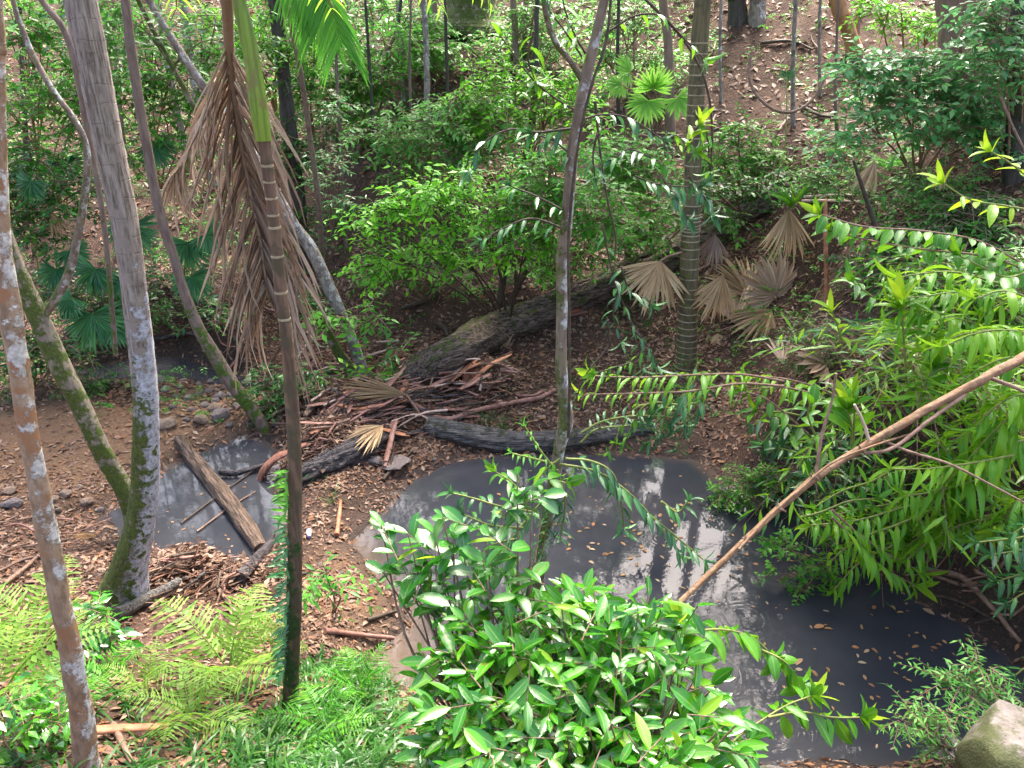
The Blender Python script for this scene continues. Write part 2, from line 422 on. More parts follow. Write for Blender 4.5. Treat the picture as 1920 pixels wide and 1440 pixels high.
M['bark_grey'] = bark_mat('grey brown bark', (.12, .09, .075), (.33, .275, .24), (.25, .20, .175), (60, 60, 5), ((.47, .45, .50), .54, 11, (.9, -.35, .0), .72, .45), ((.085, .105, .02), .46, 11, (-.95, -.2, 0), .6, .3), bumpd=.016, rings=9)
M['bark_lichen'] = bark_mat('blotched bark', (.19, .12, .07), (.33, .225, .145), (.28, .14, .07), (26, 26, 10), ((.58, .54, .49), .76, 9, (.9, -.2, 0), 1.2, 1.0), ((.12, .13, .04), .98, 10, (-.6, -.3, 0), .5, .2), bumpd=.012)
M['bark_moss'] = bark_mat('mossy bark', (.15, .12, .09), (.24, .20, .15), (.19, .16, .12), (20, 20, 5), ((.55, .55, .52), .86, 13, (.5, -.5, 0), .35, .05), ((.075, .10, .018), .52, 7, (-.2, -.3, .7), 1.3, 1.1), bumpd=.015)
M['bark_brown'] = bark_mat('brown bark', (.11, .075, .06), (.21, .15, .12), (.16, .12, .10), (30, 30, 4), None, ((.07, .115, .014), .56, 8, (-.2, -.3, .5), .75, .1), bumpd=.012)
M['bark_pale'] = bark_mat('pale lichened bark', (.16, .13, .11), (.29, .245, .21), (.12, .095, .08), (34, 34, 6), ((.52, .51, .50), .78, 9, (.7, -.5, 0), 1.2, 1.0), None, bumpd=.012)
M['bark_slim'] = bark_mat('mottled slender bark', (.13, .09, .07), (.22, .165, .125), (.17, .15, .08), (24, 24, 7), ((.46, .45, .42), .74, 11, (.85, -.3, 0), 1.2, .9), ((.10, .11, .03), .66, 10, (-.8, -.3, 0), 1.0, .7), bumpd=.012)
M['bark_dark'] = bark_mat('dark wet bark', (.028, .022, .02), (.07, .055, .048), (.05, .04, .038), (30, 30, 4), None, ((.045, .075, .02), .78, 8, (-.3, -.3, .5), .9, .5), .6, bumpd=.015)
M['bark_far'] = bark_mat('red brown bark', (.17, .11, .08), (.26, .175, .13), (.2, .14, .11), (14, 14, 2), None, None, bumpd=.03)
M['bark_orange'] = bark_mat('orange bark', (.30, .15, .07), (.40, .22, .11), (.26, .13, .07), (14, 14, 3), None, None, bumpd=.01)
M['palm_trunk'] = bark_mat('ringed palm trunk', (.075, .045, .03), (.165, .10, .065), (.08, .06, .035), (26, 26, 3), ((.48, .47, .42), .86, 10, (.6, -.5, 0), .25, .1), ((.04, .075, .02), .5, 9, (-.6, -.3, 0), .5, .3), bumpd=.01)
M['palm_trunk_green'] = bark_mat('mossy ringed palm trunk', (.085, .07, .035), (.15, .12, .06), (.07, .06, .035), (26, 26, 3), None, ((.12, .13, .03), .74, 10, (-.4, -.3, 0), .8, .4), bumpd=.01)
M['palm_ring'] = bark_mat('palm ring scar', (.26, .20, .12), (.34, .28, .18), None, (30, 30, 30), None, None, bumpd=.004)
M['crownshaft'] = bark_mat('green crownshaft', (.085, .15, .02), (.19, .28, .035), (.16, .15, .04), (50, 50, 1.2), None, None, .45, bumpd=.003)
def heading(p, q): a_, b_ = gnd(*p), gnd(*q); return math.atan2(b_[1] - a_[1], b_[0] - a_[0])
M['log_moss'] = bark_mat('mossy fallen log', (.035, .025, .02), (.25, .18, .135), None, (2.2, 34, 34), None, ((.10, .125, .022), .80, 6, (-.3, -.2, 1.1), 1.3, 1.1), bumpd=.09, rot=heading((800, 705), (1300, 465)))
M['log_brown'] = bark_mat('brown rotting log', (.04, .026, .018), (.20, .13, .09), None, (4, 36, 36), None, None, .75, bumpd=.06, rot=heading((338, 828), (490, 1036)))
M['log_dark'] = bark_mat('dark wet log', (.022, .019, .017), (.19, .17, .155), (.10, .088, .08), (4, 55, 55), None, ((.06, .075, .025), .86, 7, (0, -.2, .8), 1.3, 1.1), .6, bumpd=.05)
M['log_black'] = bark_mat('black wet log', (.010, .009, .011), (.11, .09, .09), None, (4, 40, 40), None, None, .5, bumpd=.06, rot=heading((548, 905), (748, 818)))
M['branch'] = bark_mat('bare fallen branch', (.13, .07, .035), (.26, .155, .085), (.20, .105, .05), (30, 30, 30), ((.40, .30, .23), .98, 16, (.2, -.2, .7), 1.2, 1.), None, .7, bumpd=.008)
M['twig'] = bark_mat('brown twig', (.16, .09, .06), (.27, .17, .12), None, (20, 20, 20), None, None, .7, bumpd=.004)
M['twig_red'] = bark_mat('reddish stick', (.19, .085, .06), (.30, .155, .12), None, (14, 14, 14), None, None, .55, bumpd=.006)
M['twig_dark'] = bark_mat('dark stem', (.04, .028, .02), (.085, .06, .04), None, (20, 20, 20), None, None, .7, bumpd=.004)
M['stem_green'] = bark_mat('green stem', (.12, .16, .03), (.22, .22, .06), None, (20, 20, 20), None, None, .5, bumpd=.002)

def soil_mat():
    s = NT('leafy soil'); o = s.obj()
    a = s.noise(o, 2.2, 6, .62); b = s.noise(o, 11, 5, .65); g = s.noise(o, 46, 4, .7)
    c = s.mix(s.step(a, .35, .65), (.042, .026, .019), (.088, .053, .038))
    c = s.mix(s.step(b, .45, .6), c, (.07, .042, .03))
    c = s.mix(s.step(g, .56, .66), c, (.24, .14, .095))
    c = s.mix(s.math('MULTIPLY', s.attr('mid'), s.step(b, .2, .5)), c, s.mix(s.noise(o, 20, 4), (.12, .07, .042), (.20, .12, .07)))
    c = s.mix(s.math('MULTIPLY', s.attr('tint'), .75), c, s.mix(b, (.03, .024, .022), (.06, .045, .038)))
    rr = s.math('SUBTRACT', .9, s.math('MULTIPLY', s.attr('tint'), .35))
    h = s.math('ADD', b, s.math('MULTIPLY', g, .5))
    return s.done(s.bsdf(c, rr, s.bump(h, .05, .8), .12))
M['soil'] = soil_mat()

def water_mat(rings):
    s = NT('murky creek water')
    geo = s.n('ShaderNodeNewGeometry').outputs['Position']
    a = s.noise(geo, .8, 3)
    c = s.mix(s.step(a, .3, .7), (.027, .029, .036), (.046, .045, .050))
    # shallow silt near the banks, read from the sheet's own depth attribute
    c = s.mix(s.attr('mid'), c, (.10, .066, .045))
    h = s.math('MULTIPLY', s.noise(s.scale(geo, (1, 1.6, 1)), 6, 3, .5), .16)
    h = s.math('ADD', h, s.math('MULTIPLY', s.noise(geo, 26, 2), .07))
    for (x, y, r, lam, amp) in rings:
        amp *= .11
        v = s.n('ShaderNodeVectorMath', operation='DISTANCE'); s.l(geo, v.inputs[0]); v.inputs[1].default_value = (x, y, 0)
        w = s.math('SINE', s.math('MULTIPLY', v.outputs['Value'], 6.283 / lam))
        env = s.math('SUBTRACT', 1, s.math('ABSOLUTE', s.math('DIVIDE', s.math('SUBTRACT', v.outputs['Value'], r), lam * 1.6)), clamp=True)
        h = s.math('ADD', h, s.math('MULTIPLY', s.math('MULTIPLY', w, env), amp))
    p = s.bsdf(c, .012, s.bump(h, .012, .3), .5)
    p.inputs['IOR'].default_value = 1.33
    return s.done(p)

def stone_mat(name, c1, c2, moss=0., scale=6.):
    s = NT(name); o = s.obj(); oi = s.n('ShaderNodeObjectInfo').outputs['Random']
    a = s.noise(o, scale, 6, .65)
    c = s.mix(s.step(a, .35, .65), c1, c2)
    c = s.mix(s.math('MULTIPLY', oi, .6), c, s.mix(.5, c, (.26, .17, .12)))
    c = s.mix(s.step(s.noise(o, scale * 6, 3), .6, .68), c, tuple(x * .5 for x in c1))
    if moss:
        geo = s.n('ShaderNodeNewGeometry')
        d = s.n('ShaderNodeVectorMath', operation='DOT_PRODUCT'); s.l(geo.outputs['Normal'], d.inputs[0]); d.inputs[1].default_value = (-.75, -.45, .1)
        f = s.step(s.math('ADD', s.noise(o, 5, 6, .7), s.math('MULTIPLY', d.outputs['Value'], .3)), .42, .62)
        c = s.mix(s.math('MULTIPLY', f, moss), c, s.mix(s.noise(o, 40, 3), (.035, .042, .014), (.085, .09, .028)))
    return s.done(s.bsdf(c, .8, s.bump(s.math('ADD', a, s.math('MULTIPLY', s.noise(o, scale * 9, 4, .7), .35)), .03, .9), .35))
M['stone'] = stone_mat('creek stone', (.13, .11, .11), (.24, .20, .19))
M['stone_warm'] = stone_mat('brown stone', (.20, .14, .10), (.32, .23, .17))
M['boulder'] = stone_mat('mossy boulder', (.10, .09, .08), (.21, .185, .17), 1., 3.)
# ------------------------------------------------------------------ builders
def leaf_mesh(name, mat, w, bend=.5, fold=.18, nseg=5, a=.7, b=.9, twist=0., side=0.):
    t = np.linspace(0, 1, nseg + 1)
    tm = a / (a + b); wt = (t ** a) * ((1 - t) ** b) / (tm ** a * (1 - tm) ** b) * w
    wt[0] = .035; wt[-1] = .004
    th = bend * (t ** 1.2) - bend * .15
    ds = 1 / nseg
    y = np.concatenate([[0], np.cumsum(np.cos(th[:-1] + bend * .05) * ds)]); z = np.concatenate([[0], -np.cumsum(np.sin(th[:-1] + bend * .05) * ds)])
    v = []
    for i in range(nseg + 1):
        tw = twist * t[i]; xo = side * t[i] ** 2
        for sx in (-.5, 0, .5):
            x = sx * wt[i]; up = fold * abs(x) * 2
            v.append((xo + x * math.cos(tw), y[i] - x * 0, z[i] + up + x * math.sin(tw)))
    f = []
    for i in range(nseg):
        for j in (0, 1):
            p = i * 3 + j; f.append((p, p + 1, p + 4, p + 3))
    mb = MB(); mb.add(v, f, 0, np.tile([1, 0, 1], nseg + 1))
    return mb.mesh(name, mat)
def variants(key, mat, w, bends, **kw):
    return [leaf_mesh(key, mat, w * random.uniform(.88, 1.12), b, twist=random.uniform(-.35, .35), side=random.uniform(-.08, .08), **kw) for b in bends]
LM = {
    'fg': variants('leaf', M['fg_leaf'], .36, (.15, .35, .55, .8, 1.0), a=.75, b=.85),
    'round': variants('leaf', M['round_leaf'], .5, (.15, .35, .6, .3), a=.6, b=.6),
    'lance': variants('leaf', M['lance_leaf'], .24, (.4, .7, 1.0, 1.3), a=.6, b=1.0),
    'dark': variants('leaf', M['dark_lance'], .22, (.2, .5, .8, 1.1), a=.6, b=.9),
    'lime': variants('leaf', M['lime_leaf'], .3, (.1, .3, .6), a=.7, b=.9),
    'broad': variants('leaf', M['lance_leaf'], .4, (.3, .6, .9), a=.7, b=.8),
    'climb': variants('leaf', M['fern_green'], .2, (.4, .8, 1.2), a=.5, b=1.),
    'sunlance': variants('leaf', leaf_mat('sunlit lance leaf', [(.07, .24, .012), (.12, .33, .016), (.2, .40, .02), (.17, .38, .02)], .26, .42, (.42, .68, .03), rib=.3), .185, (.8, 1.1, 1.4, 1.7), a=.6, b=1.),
    'leaflet': variants('leaflet', M['dead_frond'], .031, (.1, .3, .5, .8), a=.35, b=.5, fold=.5),
    'palm': variants('leaflet', M['palm_lime'], .085, (.5, .8, 1.1), a=.5, b=.8, fold=.3),
    'palmgreen': variants('leaflet', M['fern_green'], .04, (.5, .8, 1.1), a=.5, b=.8, fold=.3),
}
M['sun_lance'] = LM['sunlance'][0].materials[0]
SEGM = {}
def seg_variants(mk):
    if mk not in SEGM:
        SEGM[mk] = [leaf_mesh('leaf_segment', M[mk], .105 * random.uniform(.85, 1.1), b, fold=.45, nseg=5, a=.75, b=.75, twist=random.uniform(-.4, .4), side=random.uniform(-.04, .04)) for b in (.1, .3, .6, .95, 1.4)]
    return SEGM[mk]

def rvec(s): return np.array([random.gauss(0, s), random.gauss(0, s), random.gauss(0, s)])
ZUP = np.array([0, 0, 1.])

def px3(pts, d=None):
    """[(px, py[, d])] -> world points"""
    out = []
    for p in pts: out.append(at(p[0], p[1], p[2] if len(p) > 2 else d))
    return np.array(out)

def spray(parent, pts, leaf_px, n, kind='lance', droop=.5, rosette=4, stem_px=5, d=None, fwd=.5, start=.1, side=1., up=0., mat='stem_green', grow=.25, name='branch', rkind=None, both=True):
    P = px3(pts, d); C = curve(P, max(14, 4 * len(P)))
    mid = C[len(C) // 2]; L = msize(leaf_px, mid); r = msize(stem_px, mid) / 2
    mb = MB(); tube(mb, C, np.linspace(r, r * .55, len(C)), 6, .08)
    br = mb.build(name, M[mat], parent)
    T = nrm(np.gradient(C, axis=0))
    seg = np.linalg.norm(np.diff(C, axis=0), axis=1); cum = np.concatenate([[0], np.cumsum(seg)]); cum /= cum[-1]
    for i in range(n):
        t = start + (1 - start) * (i + random.uniform(-.45, .45)) / max(n - 1, 1); t = min(max(t, 0), 1)
        p = np.array([np.interp(t, cum, C[:, k]) for k in range(3)]); tg = nrm(np.array([np.interp(t, cum, T[:, k]) for k in range(3)]))
        S = nrm(np.cross(tg, ZUP)) if abs(tg[2]) < .95 else np.array([1., 0, 0])
        sg = 1 if i % 2 else -1
        if random.random() < .09: continue
        D = tg * fwd + S * sg * side - ZUP * droop * random.uniform(.5, 1.4) + ZUP * up + rvec(.2)
        N = np.cross(np.cross(nrm(D), ZUP), nrm(D)) + rvec(.22)
        l = L * random.uniform(.62, 1.2) * (1 - grow * abs(2 * t - .9))
        ms = LM[kind]; put('leaf', ms[random.randrange(len(ms))].copy() if False else random.choice(ms), frame(D, N, p, (l * random.uniform(.85, 1.1), l, l)), br)
    tg = T[-1]; A = nrm(np.cross(tg, ZUP + rvec(.05))); B = np.cross(A, tg)
    for i in range(rosette):
        a = 2.4 * i + random.uniform(-.3, .3); el = .9 - .65 * i / max(rosette, 1)
        D = tg * (1.2 - el) + (A * math.cos(a) + B * math.sin(a)) * el + ZUP * .25
        N = tg * 1.0 - D * .3 + ZUP * .3 + rvec(.1)
        l = L * random.uniform(.75, 1.05) * (.75 + .25 * i / max(rosette, 1))
        put('leaf', random.choice(LM[(rkind or kind) if i > rosette * .6 else kind]), frame(D, N, C[-1], (l, l, l)), br)
    return br

def trunk(name, label, cat, pts, mat, d=None, dtop=None, top=0., group=None, rough=.06, seg=12, ring=0, ringamp=.07, flare=0., crown=None, sink=.15, root=None, part='trunk', n=None):
    """pts bottom to top: (px, py, width px). d: distance, else where the first point meets the ground; dtop: distance of the last"""
    if d is None: d = gnd(pts[0][0], pts[0][1])[1]
    if dtop is None: dtop = d
    yy = np.array([p[1] for p in pts], float); k = (yy[0] - yy) / max(yy[0] - yy[-1], 1)
    P = np.array([at(p[0], p[1], d + (dtop - d) * kk) for p, kk in zip(pts, k)])
    R = np.array([msize(p[2], q) / 2 for p, q in zip(pts, P)])
    z0, z1 = P[0][2], P[-1][2]
    if top:
        dr = nrm(P[-1] - P[-2]); q = P[-1]; r = R[-1]; ext = max(0, z0 + top - q[2]); m = 4
        for i in range(m):
            dr = nrm(dr + ZUP * .12); q = q + dr * ext / m; r = max(r * .82, .02)
            P = np.vstack([P, q]); R = np.append(R, r)
    if sink: P = np.vstack([P[0] - nrm(P[1] - P[0]) * sink, P]); R = np.append(R[0] * (1 + flare * .5), R)
    C = curve(np.column_stack([P, R]), n or max(24, 8 * len(P)))
    if flare:
        C[:, 3] *= 1 + flare * np.exp(-np.maximum(C[:, 2] - z0, 0) / .18)
    if root is None: root = thing(name, label, cat, (P[1][0], P[1][1], hz(P[1][0], P[1][1])) if sink else P[0], group)
    mb = MB(); tube(mb, C[:, :3], C[:, 3], seg, rough, ring, ringamp)
    v = np.concatenate(mb.v); al = np.clip((v[:, 2] - z0) / max(z1 - z0, .1), 0, 1)
    mb.v = [v]; mb.f = [q for q in mb.f]; mb.a = [al]
    mb.build(part, M[mat], root)
    if crown:
        nc, cr, nl, ls = crown[:4]; ck = crown[4] if len(crown) > 4 else 'canopy'
        hh = z1 + .35 * (C[-1, 2] - z1); i_lo = float(np.argmax(C[:, 2] >= hh)) / (len(C) - 1); st = MB(); fo = MB(); nl = int(nl * 1.5)
        for i in range(nc):
            a = random.uniform(0, 6.28); t = i_lo + (1 - i_lo) * random.random()
            b0 = C[int((len(C) - 1) * t), :3]; 
            c = b0 + np.array([math.cos(a) * cr * random.uniform(.4, 1.1), math.sin(a) * cr * random.uniform(.4, 1.1), random.uniform(.1, .9) * cr * .7])
            rb = max(C[int((len(C) - 1) * t), 3] * .5, .015)
            mid = (b0 + c) / 2 + rvec(.15)
            tube(st, curve([b0, mid, c], 8), np.linspace(rb, rb * .3, 8), 6)
            clump(fo, st, c, np.array([1, 1, .6]) * cr * random.uniform(.4, .65), max(6, nl // nc // 9), ls)
        st.build('limb', M[mat], root)
        fo.build('crown', M[ck], root, kind='stuff')
    return root, C

def clump(fo, st, c, rad, ntw, ls, per=9, twig_len=None, droop=.15, twig_r=0., wr=.42, shell=.45, dirn=None):
    """ntw twigs in an ellipsoid, each with alternate leaves"""
    n = ntw
    u = rand_unit(n) * (rng.random((n, 1)) ** shell)
    S = c + u * rad
    D = u * np.array([1, 1, .35]) + rng.normal(0, .45, (n, 3)) * np.array([1, 1, .4])
    if dirn is not None: D = D + dirn
    D = nrm(D); tl = (twig_len or ls * per * .38)
    TL = tl * rng.uniform(.6, 1.3, n)
    k = np.arange(per); t = (k + .5) / per
    P = S[:, None] + D[:, None] * (TL[:, None] * t[None])[..., None]
    P[..., 2] -= droop * TL[:, None] * t[None] ** 2
    side = nrm(np.cross(D, np.array([0, 0, 1.]) + rng.normal(0, .25, (n, 3))))
    sg = np.where(k % 2 == 0, 1., -1.)[None, :, None]
    LD = D[:, None] * .6 + side[:, None] * sg + rng.normal(0, .25, (n, per, 3)); LD[..., 2] -= .25
    N = np.array([0, 0, 1.]) + rng.normal(0, .38, (n, per, 3))
    l = ls * rng.uniform(.65, 1.2, n * per)
    tint = np.repeat(rng.random(n), per) * .6 + rng.random(n * per) * .4
    leaves(fo, P.reshape(-1, 3), LD.reshape(-1, 3), N.reshape(-1, 3), l, l * wr, tint, .08)
    if twig_r and st is not None:
        for i in range(n):
            e = S[i] + D[i] * TL[i]; e = e - np.array([0, 0, droop * TL[i]])
            tube(st, np.array([S[i], (S[i] + e) / 2 + np.array([0, 0, droop * TL[i] * .25]), e]), [twig_r, twig_r * .8, twig_r * .4], 3, cap=False)

def shrub(name, label, cat, lobes, mat, leaf_px, twigs, base=None, group=None, stem='twig', stem_px=6, per=9, droop=.15, wr=.42, stems=True, flat=.7, d=None, shell=.5):
    """lobes: (px, py, rx px, ry px, d)"""
    L = []
    if d and d > 8:
        twigs = int(twigs * .74); leaf_px *= 1.27
        lobes = [(q[0], q[1], q[2] * 1.25, q[3] * 1.25, *q[4:]) for q in lobes]
    for q in lobes:
        dd = q[4] if len(q) > 4 else d
        c = at(q[0], q[1], dd); L.append((c, msize(q[2], c), msize(q[3], c)))
    cm = np.mean([l[0] for l in L], axis=0)
    if base is None: bx, by = cm[0], cm[1]; b = np.array([bx, by, hz(bx, by)])
    else: b = gnd(*base)
    root = thing(name, label, cat, b, group)
    st, fo = MB(), MB()
    area = sum(l[1] * l[2] for l in L)
    for c, rx, ry in L:
        ls = msize(leaf_px, c); r = msize(stem_px, c) / 2
        if stems:
            m = (b * .55 + c * .45) + rvec(.08) * np.array([1, 1, .2])
            tube(st, curve([b - ZUP * .1, m, c], 9), np.linspace(r, r * .4, 9), 6, .06)
            for _ in range(5):
                e = c + rand_unit(1)[0] * np.array([rx, rx, ry]) * .75
                tube(st, curve([m * .5 + c * .5, (c + e) / 2 + rvec(.03), e], 6), np.linspace(r * .5, r * .2, 6), 4)
        k = max(4, int(twigs * rx * ry / area))
        # clumps inside the lobe
        nc = max(2, k // 14)
        for _ in range(nc):
            u = rand_unit(1)[0] * random.random() ** .45
            cc = c + u * np.array([rx, rx * flat, ry])
            s = random.uniform(.3, .62)
            clump(fo, st, cc, np.array([rx * s, rx * s * flat, ry * s * .8]), k // nc + 1, ls, per, droop=droop, twig_r=msize(1.1, c), wr=wr, shell=shell)
    if st.v: st.build('stem', M[stem], root)
    fo.build('foliage', M[mat], root, kind='stuff')
    return root

def fan(parent, c, mid, normal, R, nseg=26, spread=210, mk='fan_leaf', bend=(0, 1, 2), stalk=None, sw=.012, rim=.12, name='leaf_segment', cup=.0, smat=None):
    mid = nrm(mid); normal = nrm(normal); X = nrm(np.cross(mid, normal)); normal = np.cross(X, mid)
    ms = seg_variants(mk)
    for i in range(nseg):
        u = (i + .5) / nseg * 2 - 1
        a = math.radians(spread / 2) * u + random.uniform(-.03, .03)
        D = mid * math.cos(a) + X * math.sin(a) + normal * cup * abs(u) + rvec(.02)
        l = R * (1 - .22 * u * u) * random.uniform(1 - rim, 1)
        N = normal + rvec(.1)
        wsc = l * min(1.5, (spread / nseg) / 7.5)
        put(name, ms[random.choice(bend)], frame(D, N, c, (wsc, l, l)), parent)
    if stalk is not None:
        mb = MB(); tube(mb, curve(stalk, 10), np.linspace(sw * 1.3, sw, 10), 6)
        mb.build('stalk', M[smat or ('stem_green' if mk.startswith('fan') else 'twig')], parent)

def stick(label, pts, wpx, mat='twig', lift=.5, group=None, name='stick', cat='stick', seg=7, rough=.12, taper=.6, raise_px=0, d=None, n=None, flat=1.):
    P, R = [], []
    for q in pts:
        if len(q) > 2: p = at(q[0], q[1], q[2])
        else: p = gnd(q[0], q[1]) if d is None else at(q[0], q[1], d)
        r = msize(wpx, p) / 2
        if len(q) <= 2 and d is None: p = p + ZUP * r * lift * 2
        P.append(p); R.append(r)
    R = np.array(R) * np.linspace(1, taper, len(R))
    C = curve(np.column_stack([P, R]), n or max(10, 5 * len(P)))
    mb = MB(); tube(mb, C[:, :3], C[:, 3], seg, rough, flat=flat)
    o = mb.build(name, M[mat], None, origin=C[len(C) // 2, :3])
    return tag(o, label, cat, group)

import bmesh
def stone_mesh(seed, sub=2, rough=.16, facets=9, sm=True):
    r = random.Random(seed)
    bm = bmesh.new(); bmesh.ops.create_icosphere(bm, subdivisions=sub, radius=1)
    pl = []
    for _ in range(facets):
        v = Vector((r.gauss(0, 1), r.gauss(0, 1), r.gauss(0, 1))).normalized(); pl.append((v, r.uniform(.62, .9)))
    ph = [(Vector((r.gauss(0, 1), r.gauss(0, 1), r.gauss(0, 1))) * 2.2, r.uniform(0, 6)) for _ in range(5)]
    for v in bm.verts:
        p = v.co.copy()
        for n_, h in pl:
            t = p.dot(n_)
            if t > h: p -= n_ * (t - h) * .92
        p *= 1 + rough * sum(math.sin(k.dot(v.co) + c) for k, c in ph) / 5
        v.co = p
    v = [tuple(x.co) for x in bm.verts]; f = [[x.index for x in q.verts] for q in bm.faces]; bm.free()
    mb = MB(); mb.add(v, f); return mb, v, f
def stone_data(name, seed, mat, sub=2, **kw):
    mb, v, f = stone_mesh(seed, sub, **kw); return mb.mesh(name, mat, sub > 3)

def fern_mesh(mat, n=20, bend=1.0, seed=0, pin=9):
    r = np.random.default_rng(seed); mb = MB()
    t = np.linspace(0, 1, n + 4); th = .35 - bend * t ** 1.3
    ds = 1 / (n + 3)
    y = np.concatenate([[0], np.cumsum(np.cos(th[:-1]) * ds)]); z = np.concatenate([[0], np.cumsum(np.sin(th[:-1]) * ds)])
    C = np.column_stack([np.zeros_like(y), y, z])
    tube(mb, C, np.linspace(.008, .003, len(C)), 4, cap=False, tint=.2)
    P, D, N, LN, WD, TI = [], [], [], [], [], []
    for i in range(4, n + 4):
        T = nrm(C[min(i + 1, n + 3)] - C[i - 1]); up = np.array([0, -T[2], T[1]])
        u = (i - 4) / (n - 1)
        L = .30 * math.sin(math.pi * min(1, .28 + .72 * u)) ** .9 + .012
        for sg in (-1, 1):
            if r.random() < .04: continue
            dirn = nrm(np.array([sg, 0, 0]) * .95 + T * .42 - up * .1 + r.normal(0, .1, 3))
            ti = r.random() * .5
            k = 3                                            # a drooping pinna in three toothed lengths
            for s in range(k):
                p = C[i] + dirn * L * s / k - up * L * .22 * (s / k) ** 2
                P.append(p); D.append(dirn - up * .38 * s / k); N.append(up + r.normal(0, .2, 3)); LN.append(L / k * 1.35); WD.append(.05 * (1 - .24 * s) * (1 - .45 * u)); TI.append(ti + r.random() * .2)
    leaves(mb, np.array(P), np.array(D), np.array(N), np.array(LN), np.array(WD), np.array(TI))
    return mb.mesh('frond', mat)
FERN = {k: [fern_mesh(M[k], 21, b, i) for i, b in enumerate((.7, 1.1, 1.5))] for k in ('fern', 'fern_green')}
def fern(label, p, R, n, mk='fern', group='ferns on the near bank', az=None, el=.75, name='fern', spread=6.28):
    root = thing(name, label, 'fern', p, group)
    for i in range(n):
        a = (az if az is not None else 0) + spread * (i / n - .5) + random.uniform(-.25, .25)
        D = np.array([math.sin(a), math.cos(a), random.uniform(.45, 1.25) * el])
        N = np.array([-D[0] * .5, -D[1] * .5, 1.])
        l = R * random.uniform(.7, 1.1)
        put('frond', random.choice(FERN[mk]), frame(D, N, np.array(p) + rvec(.015), (l, l, l)), root)
    return root

def blades(mb, P, D, ln, wd, bend):
    """grass: three-segment ribbons"""
    n = len(P); D = nrm(D); X = nrm(np.cross(D, np.array([0, 0, 1.]) + rng.normal(0, .3, (n, 3))))
    hv = D.copy(); hv[:, 2] = 0; hv = nrm(hv)
    v = np.zeros((n, 7, 3)); 
    for i, t in enumerate((0, .35, .7)):
        c = P + D * (ln * t)[:, None] + hv * (bend * ln * t * t * .6)[:, None] - np.array([0, 0, 1.]) * (bend * ln * t * t * .7)[:, None]
        w = (wd * (1 - .35 * t))[:, None] * .5
        v[:, i * 2] = c - X * w; v[:, i * 2 + 1] = c + X * w
    v[:, 6] = P + D * ln[:, None] + hv * (bend * ln * .6)[:, None] - np.array([0, 0, 1.]) * (bend * ln * .75)[:, None]
    f4 = np.array([[0, 1, 3, 2], [2, 3, 5, 4]])[None] + (np.arange(n) * 7)[:, None, None]
    f3 = np.array([[4, 5, 6]])[None] + (np.arange(n) * 7)[:, None, None]
    ti = np.repeat(rng.random(n), 7)
    k = mb.n
    mb.add(v, f4.reshape(-1, 4), ti, 1)
    mb.f.append((f3.reshape(-1, 3) + k).astype(np.int32))
# ------------------------------------------------------------------ the setting: ground and water
def axis(a0, a1, step, lo, hi, n):
    m = np.arange(a0, a1 + 1e-6, step)
    e = np.geomspace(step, hi - a1 if hi - a1 > step else step * 2, n); e2 = np.geomspace(step, a0 - lo, n)
    return np.concatenate([(a0 - e2)[::-1], m, a1 + e])
gx = axis(-11, 11, .07, -70, 70, 30); gy = np.concatenate([axis(1.6, 12.4, .055, -30, 95, 40)[:-40], np.arange(12.47, 24, .08), np.geomspace(.1, 70, 34) + 24.0])
GX, GY = np.meshgrid(gx, gy)
GZ, GS = height(GX.ravel(), GY.ravel(), True)
nx, ny = len(gx), len(gy)
sandp = poly([(-200,760),(60,800),(300,760),(420,730),(520,800),(400,832),(330,868),(250,925),(180,970),(60,960),(-200,940)])
mb = MB()
ii = (np.arange(ny - 1)[:, None] * nx + np.arange(nx - 1)[None]).ravel()
PP, POOLS_ = POOLS, None
POOLS = [sandp]; sands = sdist(GX.ravel(), GY.ravel())
mudp = np.array([gnd(x, y)[:2] for x, y in ((640,960),(700,1060),(750,1110),(760,1200),(640,1170),(590,1050))])
POOLS = [mudp]; muds = sdist(GX.ravel(), GY.ravel())
POOLS = PP
sand = np.clip(.5 - np.minimum(sands, muds) / .5, 0, 1)
wet = np.exp(-np.maximum(GS, 0) / .2)
mb.add(np.column_stack([GX.ravel(), GY.ravel(), GZ]), np.stack([ii, ii + 1, ii + nx + 1, ii + nx], -1), wet, sand)
tag(mb.build('forest_floor', M['soil']), kind='structure')

def ring(px, py, rpx, lam, amp):
    p = at_z(px, py, 0); return (p[0], p[1], msize(rpx, p), lam, amp)
RINGS = [ring(1398,1160,38,.05,.8), ring(1345,1262,32,.045,.7), ring(1345,1255,14,.04,.7), ring(1375,1292,10,.035,.6), ring(1112,932,26,.04,.9), ring(1102,903,12,.035,.6), ring(1095,933,8,.03,.6), ring(1240,1010,18,.04,.5), ring(330,985,14,.035,.6), ring(300,965,8,.03,.5), ring(1480,1370,30,.05,.5)]
wx = np.arange(-7.5, 7.51, .07); wy = np.arange(2.6, 13.5, .07)
WX, WY = np.meshgrid(wx, wy); ws = sdist(WX.ravel(), WY.ravel())
wi = (np.arange(len(wy) - 1)[:, None] * len(wx) + np.arange(len(wx) - 1)[None]).ravel()
keep = np.array([ws[q] < .35 or ws[q + 1] < .35 or ws[q + len(wx)] < .35 for q in wi]); wi = wi[keep]
mb = MB()
shal = np.clip(1 + ws / .13, 0, 1) ** 2 * .7
POOLS = [mudp]; sm_ = sdist(WX.ravel(), WY.ravel()); POOLS = PP
shal = np.maximum(shal, .85 * np.clip(1 - sm_ / .5, 0, 1) ** 1.3)
mb.add(np.column_stack([WX.ravel(), WY.ravel(), np.zeros(WX.size)]), np.stack([wi, wi + 1, wi + len(wx) + 1, wi + len(wx)], -1), 0, shal)
